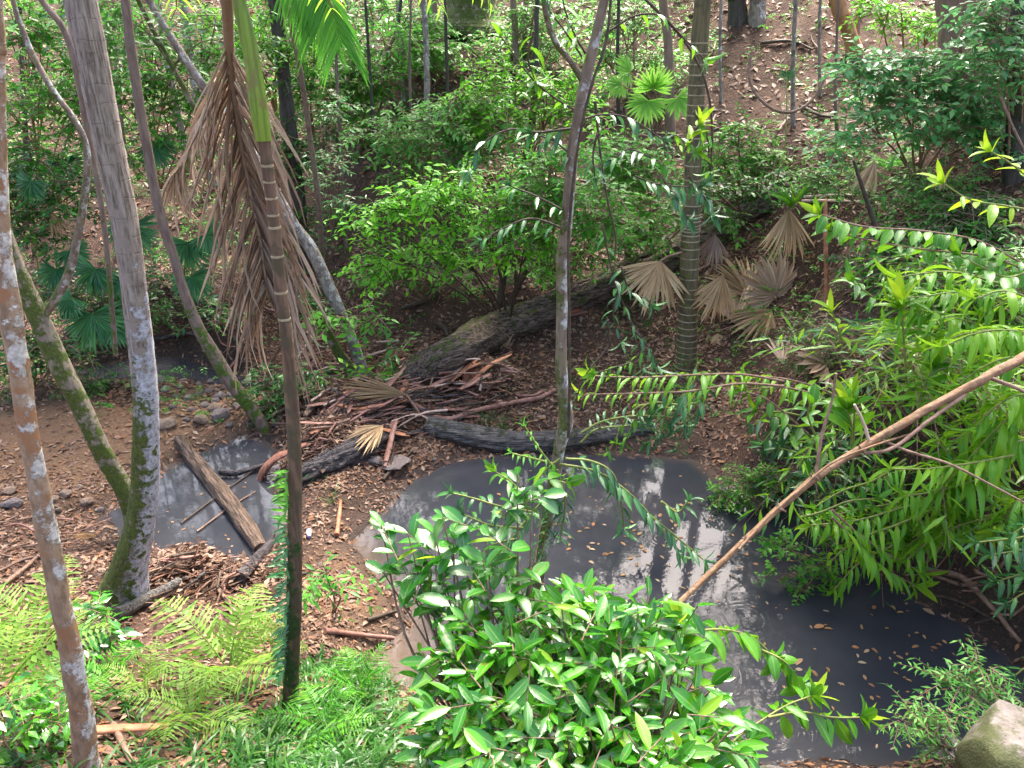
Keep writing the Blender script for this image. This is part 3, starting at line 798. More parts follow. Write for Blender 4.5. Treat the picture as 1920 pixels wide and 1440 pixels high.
tag(mb.build('creek_water', water_mat(RINGS)), kind='structure')

# leaf litter over the whole slope
def scatter(n, ymin, ymax, spread=.86):
    y = np.sqrt(rng.uniform(ymin ** 2, ymax ** 2, n)); x = rng.uniform(-1, 1, n) * (spread * y + .8)
    return x, y
def tnormal(x, y, e=.04):
    z = height(x, y); zx = height(x + e, y); zy = height(x, y + e)
    return z, nrm(np.column_stack([-(zx - z) / e, -(zy - z) / e, np.ones_like(z)]))
mb = MB()
for n, a, b, ls in ((70000, 2.2, 7.5, .056), (78000, 7.5, 12.5, .074), (58000, 12.5, 26, .12)):
    x, y = scatter(n, a, b)
    s = sdist(x, y)
    dens = np.clip(.72 + .55 * noise(x, y, 1.7, 5) + .4 * noise(x, y, 5.5, 6), .2, 1)
    POOLS = [sandp, mudp]; sd2 = sdist(x, y); POOLS = PP
    dens = dens * np.where(sd2 < 0, .8, 1)
    k = (s > -.09) & (rng.random(n) < np.where(s < .05, dens * .55, dens))
    x, y = x[k], y[k]; n = len(x)
    z, N = tnormal(x, y)
    D = rng.normal(0, 1, (n, 3)); D[:, 2] = rng.normal(0, .22, n); D = D - N * np.sum(D * N, 1, keepdims=True) * .85
    l = ls * rng.uniform(.4, 1.5, n)
    leaves(mb, np.column_stack([x, y, np.maximum(z, -.004) + .012]), D, N + rng.normal(0, .4, (n, 3)), l, l * rng.uniform(.25, .55, n), None, rng.uniform(-.1, .25, n))
for cx, cy, sx, sy, am in MOUNDS:                                   # dark matted leaves heaped with the sticks
    n = 2200; x = rng.normal(cx, sx * .7, n); y = rng.normal(cy, sy * .7, n); k = sdist(x, y) > .02; x, y = x[k], y[k]; n = len(x)
    z = height(x, y); D = rng.normal(0, 1, (n, 3)); D[:, 2] = rng.normal(0, .5, n); l = rng.uniform(.03, .1, n)
    leaves(mb, np.column_stack([x, y, z + .02 + rng.random(n) ** 2 * .12]), D, rng.normal(0, .7, (n, 3)) + np.array([0, 0, 1.]), l, l * rng.uniform(.25, .6, n), rng.choice([.02, .3, .33, .62, .88, .96], n) + rng.random(n) * .05, .1)
tag(mb.build('leaf_litter', M['litter']), kind='stuff')

# ------------------------------------------------------------------ trees, nearest first
R_, Cc = trunk('blotched_tree', 'slender near tree with rust red and white blotched bark by the bright ferns', 'tree',
      [(176,1520,48),(160,1400,43),(138,1250,38),(112,1120,36),(85,980,37),(62,850,35),(45,760,35),(25,620,38),(8,500,34),(-2,350,31),(-4,200,26),(-6,100,26),(-10,0,28)], M and 'bark_lichen', d=2.6, top=9, rough=.09, seg=16, crown=(7, 1.4, 1800, .09), flare=.2)
trunk('lilac_lichen_tree', 'thick grey trunk with lilac lichen and moss standing by the creek debris', 'tree',
      [(230,1128,81),(245,1060,62),(262,980,52),(272,900,49),(273,780,45),(265,650,45),(250,520,45),(225,380,49),(200,250,52),(175,120,55),(150,0,57)], 'bark_grey', top=11, rough=.06, seg=30, flare=.3, crown=(8, 1.6, 2400, .1), ring=.09, ringamp=.03, n=160)
R3, C3 = trunk('leaning_mossy_tree', 'leaning olive mossy trunk whose foot meets the thick grey trunk', 'tree',
      [(262,1000,39),(238,930,35),(205,870,34),(150,760,35),(105,670,39),(65,580,35),(30,500,32),(8,440,29),(-30,340,25)], 'bark_moss', top=10, rough=.06, crown=(7, 1.4, 1800, .1))
trunk('', '', '', [(84,592,13),(116,540,16),(133,500,16),(150,420,14),(163,330,13),(160,270,12),(140,225,11),(100,170,11),(60,100,11),(30,20,9),(15,-40,8)], 'bark_slim', d=C3[len(C3) // 3][1] + .02, root=R3, part='limb', sink=0)
trunk('moss_footed_tree', 'slim brown trunk bending to a bright mossy foot by the creek stones', 'tree',
      [(498,806,23),(470,765,24),(430,712,26),(395,655,25),(365,600,21),(345,545,18),(325,480,17),(300,400,18),(280,300,18),(262,200,18),(247,100,18),(235,0,17)], 'bark_brown', top=9, crown=(6, 1.3, 1500, .1), rough=.05)
trunk('bent_sapling', 'thin dark sapling slanting out behind the thick grey trunk', 'sapling',
      [(215,640,9),(195,420,10),(165,250,11),(128,75,12),(78,0,12)], 'bark_brown', d=7.5, top=5)

# young palm with the green crownshaft
PB = gnd(545, 1322); dp = PB[1]
R6, C6 = trunk('young_palm', 'young palm with green crownshaft above a brown ringed trunk', 'palm tree',
      [(545,1330,31),(547,1250,28),(551,1150,28),(553,1000,27),(552,850,26),(547,750,25),(538,640,23),(525,530,23),(515,430,22),(505,340,22),(494,256,22)], 'palm_trunk', d=dp, rough=.03, seg=16, ring=.075, ringamp=.08, n=220)
for py, w in ((258,27),(250,28),(312,27),(342,27),(370,27),(405,28),(425,28),(480,29),(545,30),(600,31)):
    q = C6[int(np.argmin([abs(to_py(c) - py) for c in C6[:, :3]]))]
    mb = MB(); r = q[3] * 1.06; tube(mb, [q[:3] - ZUP * .006, q[:3], q[:3] + ZUP * .006], [r * .96, r * 1.02, r * .96], 16, .01, cap=False)
    mb.build('ring_scar', M['palm_ring'], R6)
trunk('', '', '', [(494,264,29),(485,200,33),(475,130,31),(462,60,28),(448,0,26),(436,-80,24),(430,-150,20)], 'crownshaft', d=dp, root=R6, part='crownshaft', sink=0)
pc = at(430, -150, dp)
def palm_fronds(root, c, L, az, kind, nleaf=24, ll=.32, rise=.5, sag=1.3, name='frond'):
    for a in az:
        h = np.array([math.sin(a), math.cos(a), 0])
        C = curve([c, c + h * L * .35 + ZUP * L * rise * .42, c + h * L * .72 + ZUP * L * rise * .32, c + h * L * 1. - ZUP * L * (sag * .3)], 16)
        mb = MB(); tube(mb, C, np.linspace(.014, .004, 16), 5)
        fr = mb.build(name, M['stem_green'], root)
        T = nrm(np.gradient(C, axis=0)); S = nrm(np.cross(T, ZUP))
        for i in range(nleaf):
            t = .12 + .88 * i / (nleaf - 1); k = t * 15; j = min(int(k), 14); p = C[j] + (C[j + 1] - C[j]) * (k - j)
            for sg in (-1, 1):
                D = T[j] * .55 + S[j] * sg * .85 - ZUP * random.uniform(.15, .6)
                l = ll * (math.sin(math.pi * (.2 + .78 * t)) * .9 + .15)
                put('leaflet', random.choice(LM[kind]), frame(D, np.cross(S[j] * sg, T[j]) * sg + ZUP + rvec(.2), p, (l, l, l)), fr)
palm_fronds(R6, pc, 1.02, (1.3, -1.5, .15, -.6, .8), 'palm', 20, .42, .5, .9)
# taller palm behind, its drooping frond shows at the top
trunk_r, cc_ = trunk('ringed_palm', 'tall palm with pale rings on its dark trunk, right of the slender centre tree', 'palm tree',
      [(1286,697,41),(1288,640,37),(1291,560,35),(1294,450,35),(1297,400,33),(1302,250,32),(1308,130,33),(1318,0,32)], 'palm_trunk_green', top=8, rough=.025, seg=16, flare=.12, n=60)
for j in range(46):
    t = j / 46 * .62 + .01; q = cc_[int(t * (len(cc_) - 1))]; u = t * (len(cc_) - 1) % 1
    q = q + (cc_[min(int(t * (len(cc_) - 1)) + 1, len(cc_) - 1)] - q) * u
    mb = MB(); r = q[3] * 1.03; tl = random.uniform(-.012, .012)
    tube(mb, [q[:3] - np.array([0, 0, .008]), q[:3] + np.array([0, 0, tl * .1]), q[:3] + np.array([0, 0, .008])], [r * .98, r * 1.025, r * .98], 14, .012, cap=False)
    mb.build('ring_scar', M['palm_ring'], trunk_r)
palm_fronds(trunk_r, cc_[-1, :3], 2.6, (0, 1.1, 2.2, 3.3, 4.4, 5.5), 'palmgreen', 22, .7, .5, 1.6)
hp, hc = trunk('background_palm', 'thin dark stem beside the vine wrapped trunk carrying a drooping feathery frond', 'palm tree',
      [(612,640,9),(605,500,10),(597,380,10),(580,250,10),(566,150,10),(548,60,9),(538,0,9),(534,-40,9)], 'bark_brown', dtop=9.0)
for pts in ([(536,-60,9),(580,-45,8.8),(620,10,8.6),(640,75,8.5)], [(536,-60,9),(565,-40,8.8),(590,0,8.7),(600,45,8.6)]):
    C = curve(px3(pts), 16); mb = MB(); tube(mb, C, np.linspace(.014, .004, 16), 5); fr = mb.build('frond', M['stem_green'], hp)
    T = nrm(np.gradient(C, axis=0))
    for i in range(26):
        t = .1 + .9 * i / 25; k = t * 15; j = min(int(k), 14); p = C[j] + (C[j + 1] - C[j]) * (k - j)
        for sg in (-1, 1):
            D = T[j] * .5 + np.array([sg * .55, -.2, -.45]); put('leaflet', random.choice(LM['palmgreen']), frame(D, np.array([0, -1, .6]), p, (.6, .55, .55)), fr)

# the hanging dead frond
df = thing('dead_palm_frond', 'large dead brown palm frond hanging behind the young palm', 'dead frond', at(470, 420, dp + .9))
rp = curve(px3([(424,-30,dp+.5),(428,60,dp+.7),(434,140,dp+.85),(448,240,dp+.95),(470,360,dp+1.0),(490,460,dp+1.0),(502,555,dp+1.0)]), 40)
mb = MB(); tube(mb, rp, np.linspace(.03, .008, 40), 7, .06); mb.build('rachis', M['dead_frond'], df)
nl = 92
for i in range(nl):
    t = .22 + .78 * i / (nl - 1); k = t * 39; j = min(int(k), 38); p = rp[j] + (rp[j + 1] - rp[j]) * (k - j)
    for sg in (-1, 1):
        u = (t - .22) / .78
        if random.random() < .06: continue
        out = random.gauss(.52 if sg < 0 else .46, .10) - .1 * u
        D = np.array([sg * out, random.uniform(-.2, .2), -.85 - .15 * u]) + rvec(.05)
        N = np.array([sg * .8, -.5, .6]) + rvec(.35)
        l = (.34 + .42 * math.sin(min(1, u * 1.6 + .12) * math.pi / 2)) * random.uniform(.75, 1.2) * (1 - .12 * u)
        put('leaflet', random.choice(LM['leaflet']), frame(D, N, p, (l * random.uniform(.8, 1.2), l, l)), df)
# a second, paler dead frond farther back
df2 = thing('dead_palm_frond', 'pale bleached dead frond drooping behind the big brown one', 'dead frond', at(370, 240, 9.0))
rp = curve(px3([(440,90,9.2),(405,160,9.1),(380,215,9.0),(352,290,8.9),(322,330,8.8)]), 24)
mb = MB(); tube(mb, rp, np.linspace(.025, .008, 24), 6); mb.build('rachis', M['tan'], df2)
lm2 = variants('leaflet', M['pink_tan'], .06, (.2, .5, .9), a=.35, b=.5, fold=.5)
for i in range(30):
    t = .15 + .84 * i / 29; k = t * 23; j = min(int(k), 22); p = rp[j]
    for sg in (-1, 1):
        D = np.array([-.35 + sg * .25, random.uniform(-.2, .2), -.9]) + rvec(.1); put('leaflet', random.choice(lm2), frame(D, np.array([-.6, -.6, .5]) + rvec(.3), p, (.75, random.uniform(.5, .75), .7)), df2)

trunk('vine_wrapped_tree', 'dark straight trunk wrapped in climbing leaves behind the young palm', 'tree',
      [(574,500,27),(566,440,26),(553,330,28),(540,220,28),(528,110,25),(515,0,26)], 'bark_dark', top=9, crown=(7, 1.6, 1800, .12), rough=.07)
trunk('slanting_tree', 'pale lichened trunk slanting down from upper left to the log jam', 'tree',
      [(690,717,20),(660,640,22),(620,545,24),(585,470,24),(550,420,22),(480,300,19),(410,200,18),(370,145,16),(330,85,14),(290,20,13),(265,-30,12)], 'bark_pale', top=9, crown=(6, 1.5, 1500, .12))
trunk('slanting_tree', 'mossy lower slanting trunk crossing just under the pale lichened one', 'tree',
      [(674,718,22),(640,668,21),(605,610,18),(575,560,16),(530,470,14),(470,380,13)], 'bark_moss', top=6, crown=(3, 1., 600, .1))
trunk('pale_tree', 'pale spotted trunk behind the slanting tree at upper left', 'tree',
      [(402,350,18),(380,230,18),(365,150,17),(350,60,16),(342,0,15)], 'bark_pale', top=8, crown=(6, 1.5, 1500, .12))
trunk('pale_tree', 'thin whitish trunk between the brown trunk and the pale spotted one', 'tree',
      [(356,320,12),(332,200,12),(308,90,12),(296,0,11)], 'bark_pale', top=7, crown=(4, 1.2, 900, .11))

# slender centre tree, nearer than the pool
DC = 4.05
R12, C12 = trunk('slender_tree', 'slender forked tree with mottled bark rising in front of the pool', 'tree',
      [(985,1400,26),(1010,1080,23),(1030,960,22),(1047,850,22),(1061,790,28),(1058,750,24),(1052,690,22),(1053,600,21),(1054,500,22),(1062,420,22),(1072,300,22),(1085,220,22),(1100,140,24),(1112,90,20),(1128,20,18),(1140,-40,18)], 'bark_slim', d=DC, top=8, seg=16, crown=(4, 1.0, 600, .1), rough=.05)
trunk('', '', '', [(1096,158,13),(1070,115,11),(1042,80,12),(1025,30,11),(1015,-40,10),(1000,-160,8)], 'bark_slim', d=DC, root=R12, part='limb', sink=0)
stick('dark thin vine hugging the slender forked tree', [(1066,820,DC-.06),(1068,700,DC-.07),(1067,580,DC-.07),(1066,450,DC-.07),(1076,330,DC-.08),(1092,230,DC-.09),(1112,150,DC-.08),(1136,80,DC-.06),(1145,0,DC-.04),(1150,-80,DC)], 6, 'twig_dark', name='vine', cat='vine', taper=.9)
stick('dark dangling vine to the right of the slender forked tree', [(1116,190,4.2),(1126,290,4.2),(1140,380,4.2),(1154,440,4.2),(1153,480,4.2)], 5, 'twig_dark', name='vine', cat='vine')
stick('dark vine arching from the ringed palm top down its front', [(1180,-30,5.6),(1270,60,5.6),(1318,140,5.6),(1335,230,5.6),(1332,330,5.6)], 6, 'twig_dark', name='vine', cat='vine')

# trees on the far slope
FT = [
 ('hill_tree', 'straight reddish brown trunk beside the bright fan palm on the slope', [(1256,250,19),(1255,150,18),(1252,70,17),(1243,0,16)], 'bark_far', 9, (6, 1.8, 1500, .14)),
 ('hill_tree', 'orange brown trunk leaning over bare litter near the top right', [(1603,98,26),(1592,60,25),(1580,30,27),(1570,0,29)], 'bark_orange', 10, (7, 2., 1800, .15)),
 ('hill_tree', 'very thick brown trunk above the bluish shrub', [(1818,200,98),(1810,100,88),(1805,0,84)], 'bark_far', 12, (9, 2.4, 2400, .16)),
 ('hill_tree', 'dark thick trunk right of the very thick brown one', [(1872,260,54),(1878,140,48),(1890,0,50)], 'bark_far', 11, (6, 2., 1500, .15)),
 ('hill_tree', 'massive mossy stump like trunk at the top centre', [(885,50,124),(885,22,98),(884,-40,90)], 'bark_moss', 12, (8, 2.5, 2400, .18)),
 ('hill_tree', 'charred black trunk of the pair at the top edge', [(1383,40,34),(1381,0,32),(1380,-30,31)], 'bark_dark', 11, (6, 2., 1500, .17)),
 ('hill_tree', 'pale grey trunk of the pair at the top edge', [(1418,42,32),(1421,0,30),(1423,-30,30)], 'bark_pale', 11, (6, 2., 1500, .17)),
 ('hill_tree', 'thin grey trunk rising through the pale leaved shrub', [(806,352,12),(802,250,12),(800,130,11),(797,40,11),(790,-20,11)], 'bark_pale', 8, (4, 1.4, 900, .12)),
 ('hill_tree', 'reddish brown post like trunk left of the centre tree fork', [(968,138,13),(966,60,12),(962,0,12)], 'bark_far', 9, (4, 1.6, 900, .14)),
 ('hill_tree', 'brown trunk between the mossy stump and the centre tree', [(985,120,10),(984,60,10),(986,0,10)], 'bark_far', 9, (4, 1.5, 700, .14)),
 ('hill_tree', 'grey wispy sapling on the bare litter slope', [(1487,235,8),(1487,120,8),(1492,0,8)], 'bark_pale', 7, (3, 1.2, 500, .12)),
 ('hill_tree', 'thin trunk just right of the orange brown one', [(1606,82,8),(1610,30,8),(1614,0,8)], 'bark_far', 8, (3, 1.3, 500, .13)),
 ('hill_tree', 'brown trunk standing over the leafy bank at upper centre left', [(815,95,18),(812,40,18),(810,0,18)], 'bark_far', 10, (5, 1.8, 1200, .15)),
 ('hill_tree', 'thin dark stem among shrubs left of the pale leaved shrub', [(745,225,6),(722,130,6),(745,50,6),(752,0,6)], 'bark_dark', 6, None),
 ('hill_tree', 'slim dark stem over the bare brown slope left of centre', [(712,352,6),(702,260,6),(695,160,6),(690,80,6)], 'bark_dark', 5, None),
 ('hill_tree', 'pale short post like stem under the pale leaved shrub', [(757,195,8),(754,150,8),(751,100,8)], 'bark_pale', 4, None),
 ('hill_tree', 'dark crooked trunk growing up inside the yellow green shrub', [(983,340,13),(985,300,13),(997,240,14),(1003,170,13),(1005,90,10)], 'bark_dark', 5, (3, .9, 500, .08)),
 ('hill_tree', 'thin bare stem at the right edge behind the leafy sprays', [(1690,560,9),(1665,480,9),(1640,420,9),(1620,360,8),(1600,300,5)], 'twig_dark', 0, None),
 ('hill_tree', 'tall hill trunk at the top left behind shrubs', [(205,150,16),(200,60,16),(195,0,16)], 'bark_far', 9, (5, 1.8, 1200, .15)),
 ('hill_tree', 'grey trunk at the top edge right of the brown palm stem', [(655,60,10),(650,20,10),(648,-20,10)], 'bark_pale', 9, (4, 1.8, 900, .15)),
 ('hill_tree', 'dark trunk in the far right corner behind the bluish shrub', [(1905,330,40),(1908,200,38),(1915,60,40)], 'bark_dark', 8, (4, 1.6, 900, .14)),
 ('sapling', 'thin dark sapling just right of the pale leaved shrub trunk', [(842,335,6),(840,200,6),(836,60,6),(834,-20,5)], 'bark_dark', 6, None),
 ('sapling', 'thin brown sapling on the slope left of the bright shrub', [(650,470,7),(642,330,7),(634,200,6),(630,90,6)], 'bark_brown', 6, None),
 ('sapling', 'whip thin sapling standing between the brown slope and pale shrub', [(772,330,5),(770,220,5),(768,110,5),(770,30,4)], 'bark_brown', 5, None),
 ('sapling', 'slim pale sapling right of the ringed palm high on the slope', [(1352,190,6),(1350,100,6),(1352,0,6)], 'bark_pale', 6, None),
 ('sapling', 'thin dark sapling left of the ringed palm behind the bright fan palm', [(1160,230,7),(1158,120,7),(1160,0,6)], 'bark_dark', 7, None),
 ('sapling', 'slender brown sapling beneath the bluish shrub', [(1570,260,7),(1566,180,6),(1568,100,5)], 'bark_brown', 4, None),
 ('sapling', 'thin leaning sapling at the upper left between shrub masses', [(240,330,8),(225,200,8),(215,80,7),(212,-10,6)], 'bark_brown', 6, None),
 ('sapling', 'dark thin sapling at the far left among leaves', [(52,420,9),(48,260,9),(40,100,8),(36,-10,7)], 'bark_dark', 7, None),
 ('hill_tree', 'thin upright stem above the fallen fans on the slope', [(1538,180,6),(1536,80,6),(1538,0,6)], 'bark_pale', 6, None),
]
for nm, lab, pts, mat, top, crown in FT:
    trunk(nm, lab, 'tree', pts, mat, top=top, group='trees on the far slope', crown=crown, seg=12, rough=.08, flare=.2)
fs = thing('forked_sapling', 'dark forked stems growing behind the mossy fallen log', 'sapling', gnd(936, 606))
for pts in ([(930,614,14),(938,560,14),(948,490,12),(955,450,10),(965,380,8)], [(942,614,13),(965,550,12),(985,510,10),(1002,440,8),(1010,380,6)], [(972,530,8),(962,500,7),(955,470,6)]):
    trunk('', '', '', pts, 'twig_dark', d=gnd(936, 606)[1], root=fs, part='stem', sink=.1)

# ------------------------------------------------------------------ fallen logs and sticks
def log(label, pts, mat, rough=.12, seg=18, lump=5, name='fallen_log', lift=.45, cat='log', n=110, ridge=.11):
    P = []
    for px, py, w in pts:
        g = gnd(px, py); r = msize(w, g) / 2; P.append([*(g + ZUP * r * lift), r])
    P = np.array(P)
    C = curve(P, n); mb = MB(); tube(mb, C[:, :3], C[:, 3], max(seg, 36), rough * .6, lump=lump, ridge=ridge)
    root = thing(name, label, cat, C[n // 2, :3]); mb.build('trunk', M[mat], root)
    return root, C
A = gnd(768, 722) + ZUP * .12; B = gnd(1440, 392) + ZUP * .1
pts = []
r0, C0 = log('long mossy fallen trunk running from the log jam up the slope', [(770,722,52),(850,682,62),(930,640,64),(1010,606,58),(1110,560,50),(1220,512,50),(1330,452,44),(1440,392,36)], 'log_moss', .16, 20, 7, lift=.65, ridge=.16)
mb = MB()
for k in range(5):       # splinters where it broke
    a = C0[0, :3] + rvec(.04); tube(mb, [a + (C0[4, :3] - C0[0, :3]) * .8, a, a - (C0[3, :3] - C0[0, :3]) * random.uniform(.4, 1.2)], [.05, .04, .008], 5, .2)
mb.build('splintered_end', M['log_moss'], r0)
for k in range(7):       # long ridges of bark
    a = random.uniform(0, 6.28); i0 = random.randrange(0, 12); i1 = random.randrange(26, 56); mb = MB()
    Q = C0[i0 * 2:i1 * 2]; T = nrm(np.gradient(Q[:, :3], axis=0)); S = nrm(np.cross(T, ZUP)); U = np.cross(S, T)
    pp = Q[:, :3] + Q[:, 3:4] * (.97 + .04 * np.sin(np.arange(len(Q)) * .9 + k)[:, None]) * (S * math.cos(a) + U * math.sin(a))
    tube(mb, pp, Q[:, 3] * .14 * (1 - np.abs(np.linspace(-1, 1, len(Q))) ** 4 * .8), 5, .3); mb.build('bark_ridge', M['log_moss'], r0)
log('dark grey weathered log lying along the far edge of the pool', [(800,805,36),(860,822,40),(930,836,42),(1000,838,40),(1080,832,36),(1150,820,30),(1225,808,22)], 'log_dark', .10, 20, 8)
log('black sodden log in the middle of the debris', [(535,912,30),(560,902,38),(600,884,44),(660,858,48),(710,832,40),(748,818,18)], 'log_black', .2, 18, 7, lift=.2, ridge=.16)
log('brown dead log lying in the small creek pool', [(338,828,20),(365,868,26),(400,910,28),(440,960,30),(470,1005,30),(490,1036,26)], 'log_brown', .12, 14, 5)
SK = [  # label, points, width px, material
 ('black branch lying across the small creek pool', [(414,893),(440,895),(470,888),(505,878)], 13, 'log_black'),
 ('dark red curved branch along the dirt behind the grey log', [(775,768),(815,790),(845,796),(890,780),(960,765),(1010,755),(1040,740)], 13, 'twig_red'),
 ('dark bent root arching in front of the black log', [(735,825),(780,818),(820,808),(870,790)], 10, 'log_black'),
 ('straight tan stalk leaning on the mossy log', [(830,715),(868,675),(895,650)], 7, 'twig'),
 ('upright thin tan stalk ending in a dry leaf', [(955,655),(970,630),(985,600)], 6, 'twig'),
 ('pale brown stick slanting left of the black log', [(555,860),(580,815),(620,760)], 10, 'twig_red'),
 ('thin stick crossing over the tan fan leaf', [(640,755),(700,712),(720,700)], 5, 'twig'),
 ('pale split stick on the dark debris', [(735,738),(770,739),(808,738)], 7, 'pink'),
 ('pale flat stick under the first pale one', [(760,748),(785,748),(806,747)], 7, 'pink'),
 ('long brown stick beneath the tan fan leaf', [(660,790),(720,784),(790,778),(850,768)], 10, 'twig_red'),
 ('reddish bark strip by the root mass', [(880,690),(920,682),(960,665)], 8, 'twig_red'),
 ('stick standing in the root mass', [(935,745),(940,715),(960,690)], 7, 'twig_dark'),
 ('grey stick over the litter by the pool shore', [(718,905),(745,875),(775,850)], 7, 'twig_dark'),
 ('thin bent wire like twig over the small creek pool', [(340,985),(400,940),(470,890),(520,860)], 4, 'twig_dark'),
 ('second thin twig over the small creek pool', [(370,1000),(430,955),(480,925)], 4, 'twig'),
 ('dark stump end log lying below the thick grey trunk', [(222,1168),(255,1150),(295,1130),(340,1105)], 26, 'log_dark'),
 ('grey stick behind the stump end log', [(280,1150),(310,1125),(345,1100)], 9, 'twig'),
 ('black rotting log by the small pool shore', [(450,1100),(480,1070),(510,1035)], 28, 'log_black'),
 ('brown stick on the near muddy shore', [(610,1190),(660,1195),(740,1205)], 12, 'twig_red'),
 ('short dark stick on the near muddy shore', [(690,1170),(720,1160),(745,1150)], 9, 'twig_dark'),
 ('upright orange stick standing in the shore litter', [(632,1010),(636,980),(640,945)], 10, 'rustt'),
 ('thin stick lying on the litter near the ferns', [(410,1110),(440,1150),(455,1170)], 8, 'twig'),
 ('long thin branch lying at the left edge dirt', [(10,1100),(60,1060),(100,1020)], 9, 'twig'),
 ('thin pale root line at the left dirt bank', [(0,1075),(60,1050),(140,1045)], 5, 'twig'),
 ('dark branch on the hill litter near the top right', [(1425,93),(1480,92),(1520,98)], 7, 'twig_dark'),
 ('brown branch lying on the hill under the blue shrub', [(1500,205),(1540,222),(1585,225)], 7, 'twig_dark'),
 ('dark fallen stick below the cut bank', [(755,585),(790,575),(820,560)], 10, 'twig_dark'),
 ('dead wood piece on the bare terrace', [(820,615),(835,625),(840,640)], 12, 'twig_dark'),
 ('bundle of long dead palm stalks on the log top', [(1290,470),(1360,430),(1430,395)], 9, 'twig_red'),
 ('second dead palm stalk beside the first on the log', [(1310,480),(1370,445),(1432,402)], 7, 'twig'),
 ('third dead palm stalk hanging off the log', [(1210,560),(1260,540),(1330,500)], 7, 'twig_red'),
 ('reddish fallen palm stalks beneath the mossy log', [(1040,600),(1070,598),(1100,590)], 8, 'twig_red'),
 ('thin root along the water at the upper creek', [(290,645),(330,640),(370,630)], 10, 'log_black'),
 ('pale crossbar stick on the slope', [(1505,385),(1560,384),(1612,384)], 7, 'pink'),
 ('second pale crossbar stick on the slope', [(1508,374),(1560,372),(1600,370)], 6, 'pink'),
 ('grey branch lying on dark right bank edge', [(1725,1085),(1790,1100),(1840,1135),(1910,1215)], 14, 'twig'),
 ('lower grey branch on dark right bank edge', [(1740,1120),(1800,1135),(1870,1185)], 9, 'twig_dark'),
 ('dry twig crossing the right bank branches', [(1730,1080),(1800,1105),(1830,1100)], 8, 'twig'),
 ('bare fallen stick in the near litter', [(430,1345),(455,1380),(480,1405)], 12, 'twig_red'),
 ('bleached bent stick in the near grass', [(365,1415),(395,1385),(430,1378)], 10, 'twig'),
 ('dark short stick standing in near grass', [(520,1410),(535,1385),(550,1368)], 10, 'twig_dark'),
 ('red brown bark slab lying in near litter', [(110,1395),(200,1385),(320,1378)], 30, 'rustt'),
 ('pale stick leaning in near litter', [(215,1370),(235,1410),(250,1440)], 14, 'twig'),
]
M['pink'] = bark_mat('bleached stick', (.42, .29, .23), (.55, .40, .33), None, (12, 12, 12), None, None, .7, bumpd=.003)
M['rustt'] = bark_mat('rusty bark', (.30, .11, .05), (.44, .20, .11), None, (12, 12, 12), None, None, .6, bumpd=.006)
for lab, pts, w, m in SK:
    stick(lab, pts, w, m, lift=.7, group='sticks on the ground', flat=.45 if 'slab' in lab or 'strip' in lab else 1)
# many smaller pieces in the log jam
def jam(n, cx, cy, sx, sy, lpx, wpx, mats, label, group, zmax=.14):
    wpx *= .8; n = int(n * 1.25)
    for i in range(n):
        px, py = random.gauss(cx, sx), random.gauss(cy, sy)
        p = gnd(px, py)
        if p[2] <= .01: continue
        a = random.gauss(.55, .55) + (math.pi if random.random() < .5 else 0); l = msize(random.uniform(.5, 1.2) * lpx, p)
        D = np.array([math.cos(a), math.sin(a) * .8, random.gauss(.05, .18)]); r = msize(random.uniform(.6, 1.2) * wpx, p) / 2
        c = p + ZUP * (r + random.random() * zmax)
        mid = c + rvec(l * .06)
        C = curve([c - D * l / 2, mid, c + D * l / 2], 8); C[:, 2] = np.maximum(C[:, 2], height(C[:, 0], C[:, 1]) + r * .4)
        mb = MB(); tube(mb, C, np.linspace(r, r * .6, 8), 6, .15, flat=random.choice((1, 1, .4)))
        mk = random.choice(mats); cw = {'twig': 'brown', 'twig_red': 'reddish', 'twig_dark': 'dark', 'pink': 'bleached', 'log_black': 'black', 'log_dark': 'grey'}[mk]
        tag(mb.build('stick', M[mk], None, origin=c), ('long ' if l > msize(lpx, p) * .85 else 'short ') + cw + ' ' + label.split(' ', 1)[1], 'stick', group)
mm = ['twig', 'twig_red', 'twig_red', 'twig_dark', 'pink', 'log_black']
jam(70, 690, 775, 75, 32, 90, 7, mm, 'small broken stick in the tangle around the tan fan leaf', 'broken sticks in the log jam')
jam(40, 870, 735, 55, 28, 75, 7, mm, 'small broken stick in the root mass below the mossy log', 'broken sticks in the root mass', .25)
jam(24, 620, 690, 40, 40, 80, 7, mm, 'small stick among litter at the foot of the slanting trunks', 'broken sticks by the slanting trunks', .1)
jam(30, 360, 1075, 75, 28, 55, 8, ['twig_red', 'twig_dark', 'log_dark', 'twig'], 'small stick in the debris heap beside the thick grey trunk', 'sticks in the heap by the grey trunk', .16)
jam(14, 90, 1030, 70, 40, 80, 6, ['twig', 'twig_red', 'twig_dark'], 'thin stick on the left dirt bank', 'sticks on the left dirt bank', .03)
jam(12, 480, 660, 60, 40, 70, 7, mm, 'small stick under the hanging dead frond', 'sticks under the dead frond', .08)
jam(20, 1800, 1110, 80, 35, 90, 7, ['twig', 'twig_dark', 'twig_dark'], 'dead twig tangled under the right bank foliage', 'dead twigs under the right bank', .2)
jam(14, 1350, 150, 240, 90, 60, 5, ['twig', 'twig_dark', 'pink'], 'thin fallen stick on the open litter slope', 'sticks on the litter slope', .02)
jam(14, 1400, 540, 90, 60, 70, 6, ['twig', 'twig_red'], 'thin stick between the dry fan leaves', 'sticks between the dry fans', .04)

